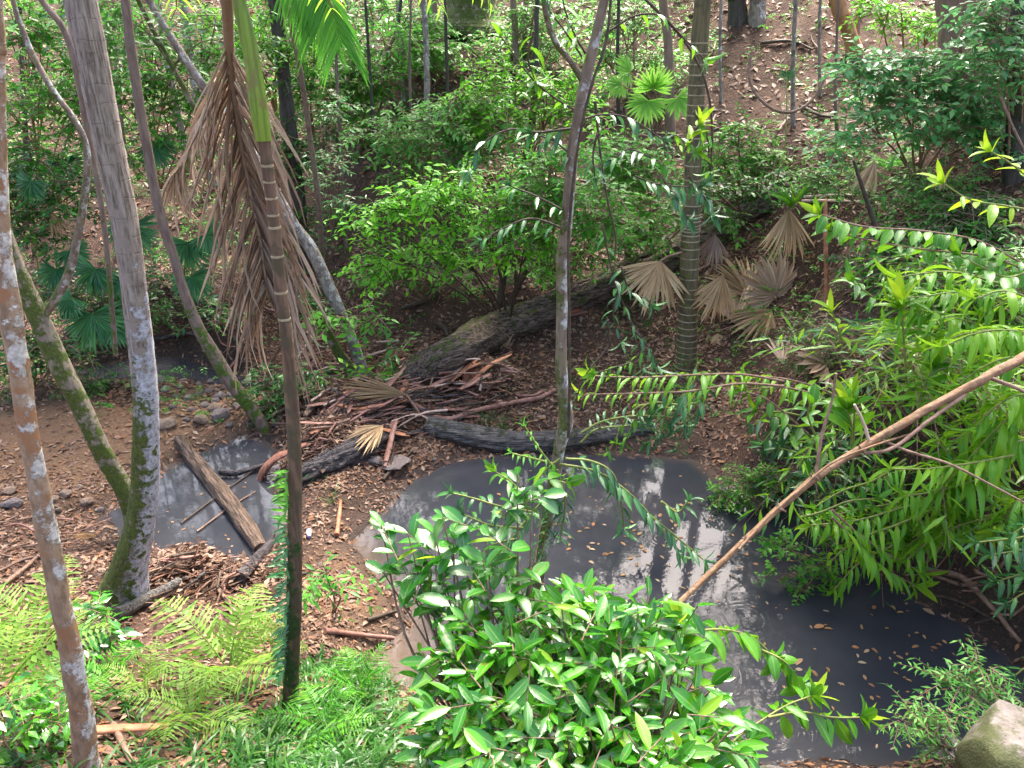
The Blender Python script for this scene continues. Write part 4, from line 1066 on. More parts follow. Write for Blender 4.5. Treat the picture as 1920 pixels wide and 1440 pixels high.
# the finer broken wood in the two heaps: too small to pick apart
mb = MB()
for n, cx, cy, sx, sy, l0 in ((420, 680, 785, 85, 34, .32), (260, 880, 735, 60, 30, .28), (160, 620, 700, 45, 35, .3), (260, 355, 1085, 75, 24, .2), (120, 480, 1060, 35, 25, .18), (160, 610, 840, 50, 28, .25)):
    for _ in range(n):
        p = gnd_fast(random.gauss(cx, sx), random.gauss(cy, sy))
        if p is None: continue
        a = random.gauss(.5, .7); l = l0 * random.uniform(.3, 1.2); r = random.uniform(.003, .009) * (1.6 if random.random() < .2 else 1)
        D = np.array([math.cos(a), math.sin(a), random.gauss(.05, .3)]); c = p + ZUP * (r + random.random() ** 2 * .14)
        tube(mb, [c - D * l / 2, c + rvec(l * .04), c + D * l / 2], [r, r, r * .6], 4, cap=False, tint=random.random(), flat=random.choice((1, .35)))
tag(mb.build('woody_debris', M['debris']), kind='stuff')

# curled red sheath
def strip(root, pts, wpx, mat, name, n=20, cur=.5):
    P = px3(pts); C = curve(P, n); T = nrm(np.gradient(C, axis=0)); w = msize(wpx, P[1])
    S = nrm(np.cross(T, np.array([0, -1, .3]))); N = np.cross(S, T); mb = MB(); m = 7
    u = np.linspace(-1, 1, m)
    k = np.sin(np.linspace(.25, math.pi - .15, n)) ** .5
    v = C[:, None] + S[:, None] * (u * w / 2)[None, :, None] * k[:, None, None] + N[:, None] * (cur * w * (u ** 2 - .3))[None, :, None]
    q = (np.arange(n - 1)[:, None] * m + np.arange(m - 1)[None]).ravel()
    al = np.tile(np.abs(u), n)
    mb.add(v, np.stack([q, q + 1, q + m + 1, q + m], -1), np.repeat(np.linspace(0, .3, n), m), al)
    mb.add(v - N[:, None] * .006, np.stack([q, q + m, q + m + 1, q + 1], -1), np.repeat(np.linspace(0, .3, n), m), al)
    return mb.build(name, M[mat], root)
M['rust_dark'] = bark_mat('dark red sheath', (.14, .05, .035), (.28, .12, .075), None, (20, 20, 5), None, None, .5, bumpd=.008)
ds_ = gnd(540, 870)[1] - .15
sh = thing('palm_sheath', 'red brown palm sheath bent down over the small creek pool', 'palm sheath', at(500, 880, ds_))
for off, w, m in ((0, 24, 'rust_dark'), (8, 9, 'twig_red'), (-6, 8, 'rustt')):
    P = px3([(575+off,832,ds_+.1),(540+off,848,ds_+.03),(512+off,862,ds_),(494+off,884,ds_-.03),(486+off,915,ds_-.04),(479+off,957,ds_-.04)])
    C = curve(P, 24); mb = MB(); r = msize(w, P[3]) / 2
    tube(mb, C, r * np.interp(np.linspace(0, 1, 24), [0, .3, .9, 1], [.5, 1, 1, .8]), 10, .16, flat=.35, ridge=.12); mb.build('sheath_fold', M[m], sh)
for i in range(44):        # broad flat strips of bark heaped on the jam
    cx, cy = ((random.gauss(690, 75), random.gauss(785, 26)) if i < 28 else (random.gauss(875, 50), random.gauss(735, 22)))
    p = gnd(cx, cy)
    if p[2] < .03: continue
    ang = random.gauss(.45, .4); l = msize(random.uniform(50, 130), p); Dv = np.array([math.cos(ang), math.sin(ang), random.gauss(.12, .22)])
    q = p + ZUP * random.uniform(.03, .2); C = curve([q - Dv * l / 2, q + rvec(l * .05), q + Dv * l / 2], 9); C[:, 2] = np.maximum(C[:, 2], height(C[:, 0], C[:, 1]) + .01)
    mb = MB(); r = msize(random.uniform(8, 17), p) / 2
    tube(mb, C, r * np.array([.5, .8, 1, 1, .95, 1, .9, .7, .3]), 8, .2, flat=.25, ridge=.1)
    mk = random.choice(('twig_red', 'rustt', 'log_brown', 'twig_red', 'log_brown')); big = ('broad ' if r > msize(6.5, p) else 'narrow ') + ('long ' if l > msize(90, p) else 'short ')
    tag(mb.build('bark_strip', M[mk], None, origin=q), big + {'twig_red': 'reddish', 'rustt': 'orange brown', 'log_brown': 'dark brown'}[mk] + ' bark strip in the ' + ('tangle around the tan fan leaf' if i < 28 else 'root mass below the mossy log'), 'bark strip', 'bark strips in the ' + ('log jam' if i < 28 else 'root mass'))
for i, (a, b, c) in enumerate((((745,735),(775,700),(790,690)), ((870,720),(880,700),(885,680)), ((820,700),(850,690),(880,670)), ((1000,610),(1040,590),(1090,580)))):
    g = gnd(*b); sh = thing('palm_sheath', ('folded pinkish palm sheath in the log jam', 'dark crimson torn sheath by the root mass', 'brown sheath lying on the mossy log foot', 'flat pink brown sheath along the mossy log')[i], 'palm sheath', g)
    strip(sh, [(*q, gnd(*q)[1] - .12) for q in (a, b, c)], (24, 20, 16, 14)[i], 'rust', 'sheath', cur=.35)
# ------------------------------------------------------------------ stones
SM = [stone_data('stone', i, M['stone']) for i in range(7)]; SW = [stone_data('stone', 20 + i, M['stone_warm']) for i in range(4)]
def stone(px, py, wpx, label, group, warm=False, z=.25, name='stone', sq=.7):
    p = gnd(px, py); r = msize(wpx, p) / 2
    a = random.uniform(0, 6.28); s = (r * random.uniform(.85, 1.25), r * random.uniform(.8, 1.1), r * sq * random.uniform(.8, 1.2))
    Mx = Matrix.Translation(Vector(p) + Vector((0, 0, r * z))) @ Matrix.Rotation(a, 4, 'Z') @ Matrix.Rotation(random.uniform(-.3, .3), 4, 'X') @ Matrix.Diagonal((*s, 1))
    return tag(put(name, random.choice(SW if warm else SM), Mx), label, 'stone', group)
SN = [(412,746,24),(392,735,18),(433,745,18),(425,728,16),(450,742,20),(403,768,26),(380,792,34),(415,783,34),(372,742,16),(385,762,20),(355,750,22),(300,715,22),(310,735,28),(490,728,28),(338,728,14),(330,745,14),(360,770,16),(395,718,14),(445,765,20),(430,800,16),(312,800,34),(296,795,22),(505,760,18),(520,795,22),(345,715,12),(405,752,16),(512,742,14),(372,722,14),(458,720,16),(440,712,14),(418,715,14),(325,765,16),(285,760,20),(350,790,12),(470,795,14)]
for i, (x, y, w) in enumerate(SN):
    lab = 'rounded grey creek stone on the gravel bar'
    if w >= 34: lab = {380: 'large brown flat faced stone at the gravel bar edge', 415: 'large dark stone beside the brown flat faced one', 312: 'broad tan stone left of the gravel bar near the thick trunk'}[x]
    elif x == 490: lab = 'dark square stone by the mossy footed tree'
    elif x == 403: lab = 'pinkish grey stone above the brown flat faced one'
    stone(x, y, w, lab, 'stones on the gravel bar', x in (380, 312, 296, 403))
for x, y, w in ((25,950,36),(125,930,24),(100,940,22),(165,945,30),(18,925,26),(60,935,16),(150,915,14),(75,915,14),(110,960,16),(190,960,18)):
    stone(x, y, w, 'brownish stone half buried in the left dirt bank', 'stones on the left dirt bank', random.random() < .6)
for x, y, w in ((705,868,30),(815,865,12),(725,862,16),(640,1075,10),(600,1060,12),(660,1040,9),(900,1000,1)):
    if w > 5: stone(x, y, w, 'small grey stone on the leafy shore of the pool', 'stones on the pool shore')
stone(742, 868, 62, 'flat dark greenish slab of stone by the white fingered dry leaf', 'stones on the pool shore', sq=.22, z=.1)
bt = thing('plastic_bottle', 'small crumpled pale plastic bottle in the litter beside the young palm', 'bottle', gnd(580, 1005))
bp = gnd(580, 1005) + ZUP * .03; bd = nrm(np.array([.25, -.9, .1])); mb = MB()
tube(mb, [bp + bd * t for t in (-.07, -.06, -.02, .02, .045, .06)], [.012, .024, .025, .023, .02, .009], 10, .1)
M['bottle'] = NT('cloudy plastic'); M['bottle'] = M['bottle'].done(M['bottle'].bsdf((.55, .58, .68), .25)); mb.build('bottle_body', M['bottle'], bt)
mb = MB(); tube(mb, [bp + bd * .06, bp + bd * .078], [.011, .011], 10); M['cap'] = NT('blue cap'); M['cap'] = M['cap'].done(M['cap'].bsdf((.12, .2, .5), .4)); mb.build('cap', M['cap'], bt)
stone(1890, 1330, 16, 'small stone under the right bank', 'stones under the right bank')
# boulder
def boulder(label, c, s, seed, name='boulder'):
    me = stone_data(name, seed, M['boulder'], 5, rough=.2, facets=38)
    Mx = Matrix.Translation(Vector(c)) @ Matrix.Rotation(.4, 4, 'Z') @ Matrix.Rotation(.15, 4, 'Y') @ Matrix.Diagonal((*s, 1))
    return tag(put(name, me, Mx), label, 'boulder')
boulder('big pale boulder with a mossy flank at the near pool edge', at(1945, 1462, 3.0), (.60, .48, .44), 31)
boulder('low mossy rock just showing under the pool edge', at(1440, 1475, 3.35), (.24, .2, .14), 44)
for k, (x, y) in enumerate(((1880,1375),(1830,1380),(1895,1425))):
    pass

# ------------------------------------------------------------------ floating leaves
FLM = [leaf_mesh('fallen_leaf', M['float_leaf'], w, b, .15, 4, a=.7, b=.8) for w, b in ((.4, .25), (.5, -.3), (.34, .5), (.55, .15))]
fl = []
for _ in range(46): fl.append((random.gauss(1660, 90), random.gauss(1240, 60), random.uniform(6, 15)))
for _ in range(60): fl.append((random.gauss(1160, 90), random.gauss(1010, 42), random.uniform(6, 14)))
for _ in range(36): fl.append((random.gauss(1400, 90), random.gauss(1050, 60), random.uniform(5, 11)))
for _ in range(26): fl.append((random.uniform(800, 1330), random.uniform(880, 960), random.uniform(5, 10)))
for _ in range(14): fl.append((random.gauss(930, 40), random.gauss(1060, 20), random.uniform(8, 14)))
fl += [(1710,1215,22),(1645,1225,20),(1630,1218,16),(1650,1238,14),(1608,1242,18),(1570,1280,16),(1505,1235,30),(1520,1255,22),(1555,1260,16),(1545,1172,26),(1575,1285,12),(1640,1135,16),(1670,1135,14),(1730,1140,26),(1685,1265,12),(1700,1395,10),(1645,1395,12),(1680,1402,14),(1710,1320,20),(1305,1290,14),(1545,1178,18)]
for _ in range(22): fl.append((random.uniform(260, 500), random.uniform(880, 1040), random.uniform(5, 9)))
for x, y, w in fl:
    p = at_z(x, y, .004)
    if sdist([p[0]], [p[1]])[0] > -.02: continue
    l = msize(w * .95, p); a = random.uniform(0, 6.28)
    pool = 'small' if x < 560 else 'main'
    tag(put('fallen_leaf', random.choice(FLM), frame(np.array([math.cos(a), math.sin(a), 0]), np.array([random.gauss(0, .12), random.gauss(0, .12), 1]), p, (l, l, l))),
        ('large' if w > 13 else 'small') + ' orange brown leaf floating on the ' + ('small creek pool' if x < 560 else 'main pool ' + ('out in the open dark water' if x > 1500 else 'near the far leafy shore' if y < 965 else 'below the bare branch' if x > 1330 else 'beside the slender tree')), 'leaf', f'fallen leaves floating on the {pool} pool')

# ------------------------------------------------------------------ shrubs and undergrowth
S = shrub
S('bright_shrub', 'bright lime green small leaved shrub in the centre behind the log', 'shrub', [(735,420,75,60),(820,385,80,55),(905,425,70,50),(840,330,60,35),(950,400,60,45),(695,455,42,38),(860,470,60,32),(985,450,42,38)], 'shrub_lime', 14, 430, (950,608), stem='twig_dark', d=9.7)
S('pale_shrub', 'pale green layered shrub on the middle of the slope', 'shrub', [(800,240,85,45),(870,280,85,50),(765,300,60,40),(930,230,70,45),(850,195,60,30),(740,235,45,35)], 'shrub_pale', 12, 520, (806,350), d=12.8)
S('hill_shrub', 'mid green shrub below the far brown trunks at upper left centre', 'shrub', [(640,110,60,55),(710,150,65,50),(735,75,60,50),(600,180,50,45),(680,215,55,35)], 'shrub_mid', 11, 480, (690,260), d=15)
S('hill_shrub', 'dense green crown round the thin stems at the top centre', 'shrub', [(780,60,60,45),(840,110,50,35),(760,20,50,35)], 'shrub_mid', 11, 260, (806,170), d=16)
S('yellow_shrub', 'yellow green shrub behind the fork of the slender tree', 'shrub', [(960,185,70,45),(1030,215,60,45),(1000,160,60,35),(925,215,45,35),(1060,190,45,40)], 'shrub_lime', 11, 380, (990,330), d=12.6)
S('blue_shrub', 'glossy bluish green shrub on the right slope', 'shrub', [(1640,160,75,50),(1700,215,85,55),(1780,240,85,55),(1850,170,80,60),(1720,140,70,45),(1620,230,50,45),(1890,250,60,50),(1800,130,70,45)], 'shrub_blue', 15, 620, (1720,330), d=9.5, wr=.5)
S('corner_shrub', 'bluish leaves hanging in the top right corner', 'shrub', [(1870,60,60,45),(1910,100,40,40),(1860,10,60,30)], 'shrub_blue', 16, 130, (1890,330), d=8.8, wr=.5)
S('left_shrub', 'tall leafy shrub mass left of the thick grey trunk', 'shrub', [(90,110,90,80),(60,220,90,80),(150,180,70,70),(110,290,80,60),(40,40,70,50),(190,60,60,60),(20,320,60,50)], 'shrub_mid', 13, 640, (90,420), d=10.5)
S('left_shrub', 'green shrub between the grey trunk and slanting tree at upper left', 'shrub', [(250,180,50,60),(320,130,60,60),(400,80,50,50),(280,60,60,50),(240,290,40,50),(330,250,60,50)], 'shrub_mid', 12, 480, (300,350), d=11.5)
S('left_shrub', 'darker low shrub over the left fan palms', 'shrub', [(40,430,70,40),(120,350,60,40),(30,380,60,40)], 'shrub_dark', 12, 240, (60,470), d=10)
S('creeper', 'small leaved creeper spilling over the left creek bank', 'creeper', [(160,560,80,28),(250,545,70,30),(300,580,50,28),(110,535,60,25),(200,600,60,25)], 'shrub_dark', 9, 420, (200,610), d=10.3)
S('creeper', 'dark creeper cloaking the left edge bank above the dirt', 'creeper', [(40,690,50,60),(90,650,60,45),(130,700,40,40),(30,600,50,50)], 'shrub_dark', 10, 240, (60,720), d=9.3)
S('hill_shrub', 'dim shrub left of the bare brown slope', 'shrub', [(600,280,40,40),(640,230,40,30)], 'shrub_dark', 11, 90, (620,440), d=13)
S('hill_shrub', 'green shrub at the top left centre under the palm frond', 'shrub', [(600,80,50,50),(560,150,40,50),(570,30,50,40)], 'shrub_mid', 11, 240, (590,260), d=14)
S('hill_shrub', 'fine leaved grey green growth around the mossy stump', 'shrub', [(960,60,60,45),(1040,70,60,45),(1000,20,60,30),(920,100,45,30)], 'shrub_pale', 9, 330, (990,150), d=16.5)
S('hill_shrub', 'grey green growth left of the mossy stump', 'shrub', [(700,30,60,35),(650,30,50,40),(770,100,50,30)], 'shrub_pale', 9, 240, (720,130), d=17)
S('low_shrub', 'low green shrub under the slender tree at mid slope', 'shrub', [(1010,380,60,55),(1060,330,60,60),(1110,400,60,50),(1030,300,50,40)], 'shrub_mid', 13, 360, (1040,500), d=9.5)
S('low_shrub', 'low leafy growth on the slope right of the ringed palm', 'shrub', [(1380,260,50,30),(1440,290,60,30),(1400,320,60,30),(1350,300,40,30)], 'shrub_mid', 10, 280, (1400,345), d=12.4)
S('low_shrub', 'low dark green growth over the top of the mossy log', 'shrub', [(1420,345,45,20),(1380,360,40,18),(1330,350,36,20)], 'shrub_dark', 11, 130, (1400,400), d=11)
S('low_shrub', 'fine weedy growth below the bluish shrub', 'shrub', [(1600,330,60,35),(1680,350,70,35),(1760,340,60,35),(1540,330,45,30)], 'shrub_pale', 10, 300, (1650,400), d=9.6)
S('low_shrub', 'dim leafy tangle at the right edge of the slope', 'shrub', [(1700,470,80,45),(1800,440,80,50),(1880,480,60,50),(1640,500,50,40),(1850,380,60,40)], 'shrub_dark', 12, 420, (1780,560), d=8.6)
S('low_shrub', 'small leaved growth above the cut bank left of the log', 'shrub', [(810,520,60,20),(740,500,50,24),(870,530,40,18),(680,490,40,24)], 'shrub_mid', 9, 190, (800,560), d=11.0)
S('low_shrub', 'green sprig growth where the log passes the slender tree', 'shrub', [(1090,470,36,28),(1010,490,40,28),(1120,440,32,26)], 'shrub_mid', 11, 120, (1060,540), d=10.8)
S('grassy_bush', 'dense fine leaved bush on the bank above the bare branch', 'bush', [(1560,640,80,45),(1640,690,90,50),(1700,640,70,50),(1600,760,70,45),(1690,760,70,45),(1520,690,50,40)], 'shrub_dark', 10, 640, (1640,800), d=7.6, wr=.25)
S('pool_bush', 'tiny leaved bush leaning over the pool by the leafy shore', 'bush', [(1390,900,50,28),(1440,890,45,28),(1370,935,45,25),(1430,930,50,26),(1480,880,35,20)], 'shrub_mid', 10, 170, (1470,870), d=6.9, stem_px=4)
S('pool_sprig', 'trailing sprig of round leaves hanging over the dark pool', 'sprig', [(1480,1035,40,25),(1530,1060,40,28),(1460,1085,25,18),(1500,1110,25,18),(1560,1090,22,30),(1565,1120,18,14),(1545,1020,35,18)], 'shrub_mid', 13, 66, (1620,1040), d=5.6, stem_px=3, wr=.6, per=7)
S('sapling_leaves', 'sprig of mid green leaves at the foot of the slanting tree', 'sprig', [(600,575,34,18),(655,590,36,15),(690,600,30,12)], 'shrub_mid', 16, 26, (650,660), d=9.6, stem_px=4)
S('small_plant', 'bright seedling at the foot of the slanting trunks', 'seedling', [(690,695,18,18)], 'shrub_lime', 16, 14, (692,712), d=9.2)
S('small_plant', 'lone dark green seedling on the bare terrace', 'seedling', [(748,672,10,18)], 'shrub_dark', 14, 10, (752,690), d=9.7)
S('small_plant', 'green sprigs beside the upper creek water', 'seedling', [(480,705,25,14),(520,740,30,16),(540,700,25,16),(500,765,25,14)], 'shrub_dark', 12, 70, (510,760), d=8.9)
S('rock_plant', 'narrow leaved plant growing over the pale boulder', 'plant', [(1800,1270,40,28),(1850,1285,40,28),(1830,1250,35,18)], 'shrub_pale', 20, 60, (1870,1330), d=3.75, wr=.24, stem_px=4, per=8)
S('rock_plant', 'fine leaved sprig reaching out over the pool by the boulder', 'plant', [(1720,1360,35,22),(1770,1350,35,25),(1740,1390,35,18),(1700,1340,20,16)], 'shrub_pale', 18, 56, (1830,1420), d=3.5, wr=.24, stem_px=4, per=8)
S('broadleaf_plant', 'glossy broad leaved plant beside the blotched tree', 'plant', [(165,1150,40,30),(190,1180,35,25),(155,1190,30,20)], 'round_leaf', 27, 20, (175,1210), d=3.9, per=6, wr=.5)
S('broadleaf_plant', 'pale glossy leaved plant at the near left edge', 'plant', [(30,1370,45,40),(100,1350,40,35),(20,1320,40,30),(60,1400,50,30)], 'fg_leaf', 28, 44, (60,1430), d=2.7, per=6, wr=.5)
S('small_plant', 'green seedling on the near mud shore', 'seedling', [(625,1110,35,22),(605,1070,14,24)], 'shrub_mid', 26, 16, (620,1140), d=4.6, per=6, wr=.3)

S('hill_shrub', 'pale airy foliage high on the slope between the slender tree and ringed palm', 'shrub', [(1180,60,60,50),(1140,110,40,40),(1220,100,50,40),(1190,20,60,30)], 'shrub_pale', 10, 260, (1190,190), d=15.5)
S('low_shrub', 'leafy shrub on the slope between the slender tree and ringed palm', 'shrub', [(1150,300,55,50),(1200,360,55,45),(1140,400,50,40),(1220,290,45,40)], 'shrub_mid', 13, 330, (1180,470), d=10.6)
S('low_shrub', 'green growth around the log behind the ringed palm foot', 'shrub', [(1220,430,45,25),(1330,385,40,22),(1180,450,40,24)], 'shrub_mid', 12, 130, (1230,470), d=11)
S('corner_shrub', 'yellow green leaves at the top edge right of the orange trunk', 'shrub', [(1690,20,55,35),(1740,60,50,30),(1650,10,40,25)], 'shrub_lime', 11, 140, (1700,150), d=13)
S('hill_shrub', 'feathery yellow green growth at the top behind the young palm', 'shrub', [(520,90,50,40),(460,60,40,40),(560,60,40,40),(400,30,50,40)], 'shrub_lime', 11, 220, (520,220), d=13)
S('hill_shrub', 'shady shrub behind the lower part of the hanging dead frond', 'shrub', [(430,600,45,30),(575,560,30,30)], 'shrub_dark', 11, 80, (500,680), d=9.9)
S('bank_growth', 'dark low weeds along the foot of the slanting trunks', 'weeds', [(590,715,40,14),(550,740,35,14)], 'shrub_dark', 10, 60, (600,730), d=8.8)
S('bank_bush', 'dense long leaved bush filling the right bank behind the front sprays', 'bush', [(1800,640,110,60),(1880,720,80,70),(1760,720,80,50),(1850,820,90,70),(1900,900,70,60),(1740,800,70,45)], 'dark_lance', 40, 190, (1850,900), d=6.8, wr=.2, per=12, droop=.5, stems=True)
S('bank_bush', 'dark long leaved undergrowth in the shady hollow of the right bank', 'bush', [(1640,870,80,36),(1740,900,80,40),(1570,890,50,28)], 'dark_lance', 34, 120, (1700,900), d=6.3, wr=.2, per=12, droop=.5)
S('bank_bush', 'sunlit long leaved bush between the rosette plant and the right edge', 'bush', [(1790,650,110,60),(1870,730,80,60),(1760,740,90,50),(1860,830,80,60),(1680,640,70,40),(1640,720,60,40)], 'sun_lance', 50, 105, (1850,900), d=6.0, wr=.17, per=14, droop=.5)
S('bank_bush', 'narrow leaved bush at the right edge below the dim tangle', 'bush', [(1820,560,90,50),(1890,500,60,60),(1750,520,60,40)], 'lance_leaf', 30, 220, (1850,640), d=7.0, wr=.24, per=10, droop=.3)
# scattered seedlings and weeds over the slope: nobody could count them
mb = MB()
x, y = scatter(17000, 8.4, 25)
s = sdist(x, y); den = np.clip(.46 + .6 * noise(x, y, 1.1, 3) + .25 * np.clip((y - 11) / 8, 0, 1), 0, 1)
den = np.where((x > .22 * y) & (x < .48 * y) & (y > 12), den * .35, den)           # the open litter slope
den = np.where((x > -.29 * y) & (x < -.13 * y) & (y > 10.5) & (y < 14.8), den * .3, den)
den = np.where((np.abs(x + .6) < 2.4) & (y < 11.1), den * .05, den)                   # the bare terrace
k = (s > .25) & (rng.random(len(x)) < den); x, y = x[k], y[k]; z = height(x, y)
for X, Y, Z in zip(x, y, z):
    hh = abs(random.gauss(.12, .12)) + .04
    clump(mb, None, np.array([X, Y, Z + hh]), np.array([.1, .1, .06]) * random.uniform(.6, 1.6), 3, random.uniform(.035, .07), 6, droop=.2)
tag(mb.build('undergrowth', M['shrub_mid']), kind='stuff')
mb = MB()
x, y = scatter(2600, 5.5, 20); s = sdist(x, y)
k = (s > .3) & (noise(x, y, 1.4, 1) > .25); x, y = x[k], y[k]; z = height(x, y)
for X, Y, Z in zip(x, y, z):
    n = 9; P = np.array([X, Y, Z]) + rng.normal(0, .03, (n, 3)) * np.array([1, 1, 0]); D = rng.normal(0, .5, (n, 3)); D[:, 2] = 1
    blades(mb, P, D, rng.uniform(.12, .3, n), rng.uniform(.006, .012, n), rng.uniform(.3, 1.2, n))
tag(mb.build('weed_grass', M['grass']), kind='stuff')

# near grass on the slope below the camera
mb = MB()
pts = []
for _ in range(330):
    px, py = random.gauss(660, 85), random.uniform(1235, 1500)
    if px > 1000 or px < 400: continue
    pts.append((px, py))
for _ in range(70): pts.append((random.gauss(480, 60), random.uniform(1330, 1480)))
for _ in range(45): pts.append((random.uniform(20, 420), random.uniform(1300, 1500)))
for px, py in pts:
    g = gnd(px, py)
    if g[2] < .02: continue
    n = 8; P = g + rng.normal(0, .025, (n, 3)) * np.array([1, 1, 0]); D = rng.normal(0, .55, (n, 3)); D[:, 2] = rng.uniform(.6, 1.3, n)
    blades(mb, P, D, rng.uniform(.07, .19, n), rng.uniform(.009, .017, n), rng.uniform(.5, 1.6, n))
tag(mb.build('near_grass', M['grass']), kind='stuff')

# ------------------------------------------------------------------ ferns
for px, py, R, n, mk, lab in (
   (60,1200,.62,6,'fern','pale lime fern just left of the blotched tree'), (5,1330,.72,6,'fern','pale lime fern at the left frame edge below the first'),
   (430,1275,.66,6,'fern','bright fern with arching fronds left of the young palm foot'), (500,1240,.48,5,'fern','bright fern touching the young palm trunk'),
   (365,1360,.5,5,'fern','lower bright fern above the near grass'), (270,1300,.3,4,'fern','small yellowish fern between the blotched tree and bright ferns'),
   (205,1290,.36,4,'fern_green','green fern behind the blotched tree'), (670,1310,.36,5,'fern_green','green fern right of the young palm foot'),
   (600,1380,.36,5,'fern_green','green fern in the near grass below the young palm'), (110,1360,.4,5,'fern_green','green fern at the near left corner')):
    fern(lab, gnd(px, py) + ZUP * .04, R, n, mk)
for px, py, R, n, lab in ((1660,330,.5,6,'fern on the right slope below the bluish shrub'), (1560,300,.4,6,'small fern near the crossbar sticks'), (640,420,.5,6,'dim fern on the bare brown slope'), (620,220,.5,6,'dim fern by the vine wrapped trunk'), (1370,345,.4,5,'fern beside the ringed palm on the slope'), (720,300,.4,6,'fern below the mid green shrub')):
    fern(lab, gnd(px, py) + ZUP * .08, R, n, 'fern_green', 'ferns on the far slope')

# ------------------------------------------------------------------ fan palms
def fan_palm(label, base, fans, mk, d, group='fan palms by the creek', nseg=28):
    b = gnd(*base); root = thing('fan_palm', label, 'fan palm', b, group)
    for f in fans:
        c = at(f[0], f[1], f[7] if len(f) > 7 else d); R = msize(f[2], c)
        md = np.array([f[3], f[4], f[5]]); nm = np.array([0, -.75, .75]) if len(f) < 7 or f[6] is None else np.array(f[6])
        mb = MB(); tube(mb, curve([b + rvec(.03), (b + c) / 2 + ZUP * .12, c - nrm(md) * R * .02], 10), np.linspace(.013, .008, 10), 6)
        st = mb.build('fan_leaf', M['stem_green'], root)
        fan(st, c, md, nm, R, nseg, 230, mk, (0, 1, 1, 2))
D0 = 9.7
fan_palm('fan palm with two big leaves left of the hanging dead frond', (345,600), [(352,455,62,.0,-.2,-1),(358,520,55,.3,-.4,-1),(385,440,50,.8,-.1,-.6)], 'fan_leaf', 9.2)
fan_palm('fan palm half hidden behind the thick grey trunk', (240,560), [(245,425,68,.1,-.3,-1),(180,505,62,-.4,-.3,-1),(225,520,48,.4,-.4,-1)], 'fan_leaf', 9.4)
fan_palm('drooping fan palm low over the upper creek', (165,680), [(175,590,78,.1,-.4,-1),(135,560,50,-.7,-.3,-.8),(215,610,52,.8,-.4,-.7)], 'fan_leaf', 8.6)
fan_palm('dim fan palm at the far left under the shrub mass', (70,520), [(105,505,52,-.2,-.4,-1),(60,340,50,-.4,-.2,-1),(130,470,45,.6,-.2,-.8)], 'fan_leaf', 9.6)
fan_palm('small fan palm in the shade above the dim one', (130,400), [(120,300,48,.1,-.3,-1),(60,300,44,-.7,-.2,-.6),(290,275,48,.5,-.2,-.8)], 'fan_leaf', 11)
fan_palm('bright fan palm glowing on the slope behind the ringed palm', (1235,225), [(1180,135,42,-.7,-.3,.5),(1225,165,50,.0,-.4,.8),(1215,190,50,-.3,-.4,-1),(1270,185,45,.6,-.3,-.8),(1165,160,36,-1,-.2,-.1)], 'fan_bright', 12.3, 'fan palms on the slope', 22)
fan_palm('small fan palm between shrubs right of the mossy log top', (1470,330), [(1475,135,22,.1,-.2,-1)], 'fan_leaf', 13.0, 'fan palms on the slope', 14)

# ------------------------------------------------------------------ dead fan leaves
def dead_fan(label, c, R_px, mid, nrmv, nseg, spread, mk='tan', bend=(0, 1, 2), stalk=None, d=None, lift=.04):
    p = gnd(c[0], c[1]) + ZUP * lift if d is None else at(c[0], c[1], d)
    root = thing('dead_fan_leaf', label, 'dead fan leaf', p, 'dead fan palm leaves')
    s = None
    if stalk: s = [p] + [ (gnd(*q) + ZUP * .05 if d is None else at(q[0], q[1], d)) for q in stalk]
    fan(root, p, mid, nrmv, msize(R_px, p), nseg, spread, mk, bend, s, .012, .25, smat='twig')
dead_fan('tan dry fan leaf hanging below the mossy log beside the ringed palm', (1238,490), 110, (-.35,-.35,-1), (-.2,-1,.3), 26, 130, 'tan', (0,1,2), [(1255,480),(1290,470)], d=9.6)
dead_fan('long dry fan skirt drooping under the green tuft', (1478,392), 115, (-.02,-.3,-1), (0,-1,.2), 26, 75, 'tan', (0,1,2), [(1480,375)], d=9.9)
dead_fan('flat dry fan leaf with spread fingers on the slope', (1455,560), 95, (-.1,.2,.55), (.1,-.6,.9), 26, 250, 'pink_tan', (0,1), [(1490,500)])
dead_fan('large pale fan leaf spread flat below the spread fingers one', (1375,612), 120, (.75,.6,.45), (0,-.6,.9), 28, 190, 'pink_tan', (0,1))
dead_fan('dry fan leaf fanning downhill over the pale one', (1445,590), 115, (-.8,-.6,-.45), (0,-.6,.9), 24, 100, 'tan', (0,1))
dead_fan('dry fan leaf leaning against the slope by the ringed palm', (1355,515), 105, (-.3,-.2,-1), (-.1,-1,.5), 22, 80, 'tan', (1,2), d=9.5)
dead_fan('reddish dead fan hanging right of the ringed palm', (1340,440), 80, (-.1,-.2,-1), (0,-1,.3), 20, 90, 'dead_frond', (1,2,3), d=9.9)
dead_fan('pale fan leaf half hidden by the fine leaved bush', (1545,690), 105, (-.4,-.3,.2), (.1,-.6,.9), 24, 200, 'pink_tan', (0,1))
dead_fan('pinkish fan leaf on the slope left of the half hidden one', (1465,690), 80, (.6,.6,.3), (0,-.6,.9), 20, 120, 'pink_tan', (0,1))
dead_fan('broad straw coloured fan sprawled behind the large pale one', (1400,560), 100, (-.5,.3,.5), (.1,-.6,.9), 26, 170, 'tan', (0,1))
dead_fan('straw fan leaf tumbled over the log end by the palm', (1310,505), 90, (.2,-.2,-.9), (.1,-1,.4), 22, 90, 'tan', (0,1,2))
dead_fan('small dry fan just right of the ringed palm foot', (1345,632), 32, (0,-.3,-.3), (0,-.6,.9), 14, 120, 'tan', (0,1))
dead_fan('dry fan leaf lying on the log jam', (765,790), 140, (-1,.1,.08), (0,-.8,.8), 22, 34, 'straw', (0,1,2), [(800,795),(840,800)], lift=.34)
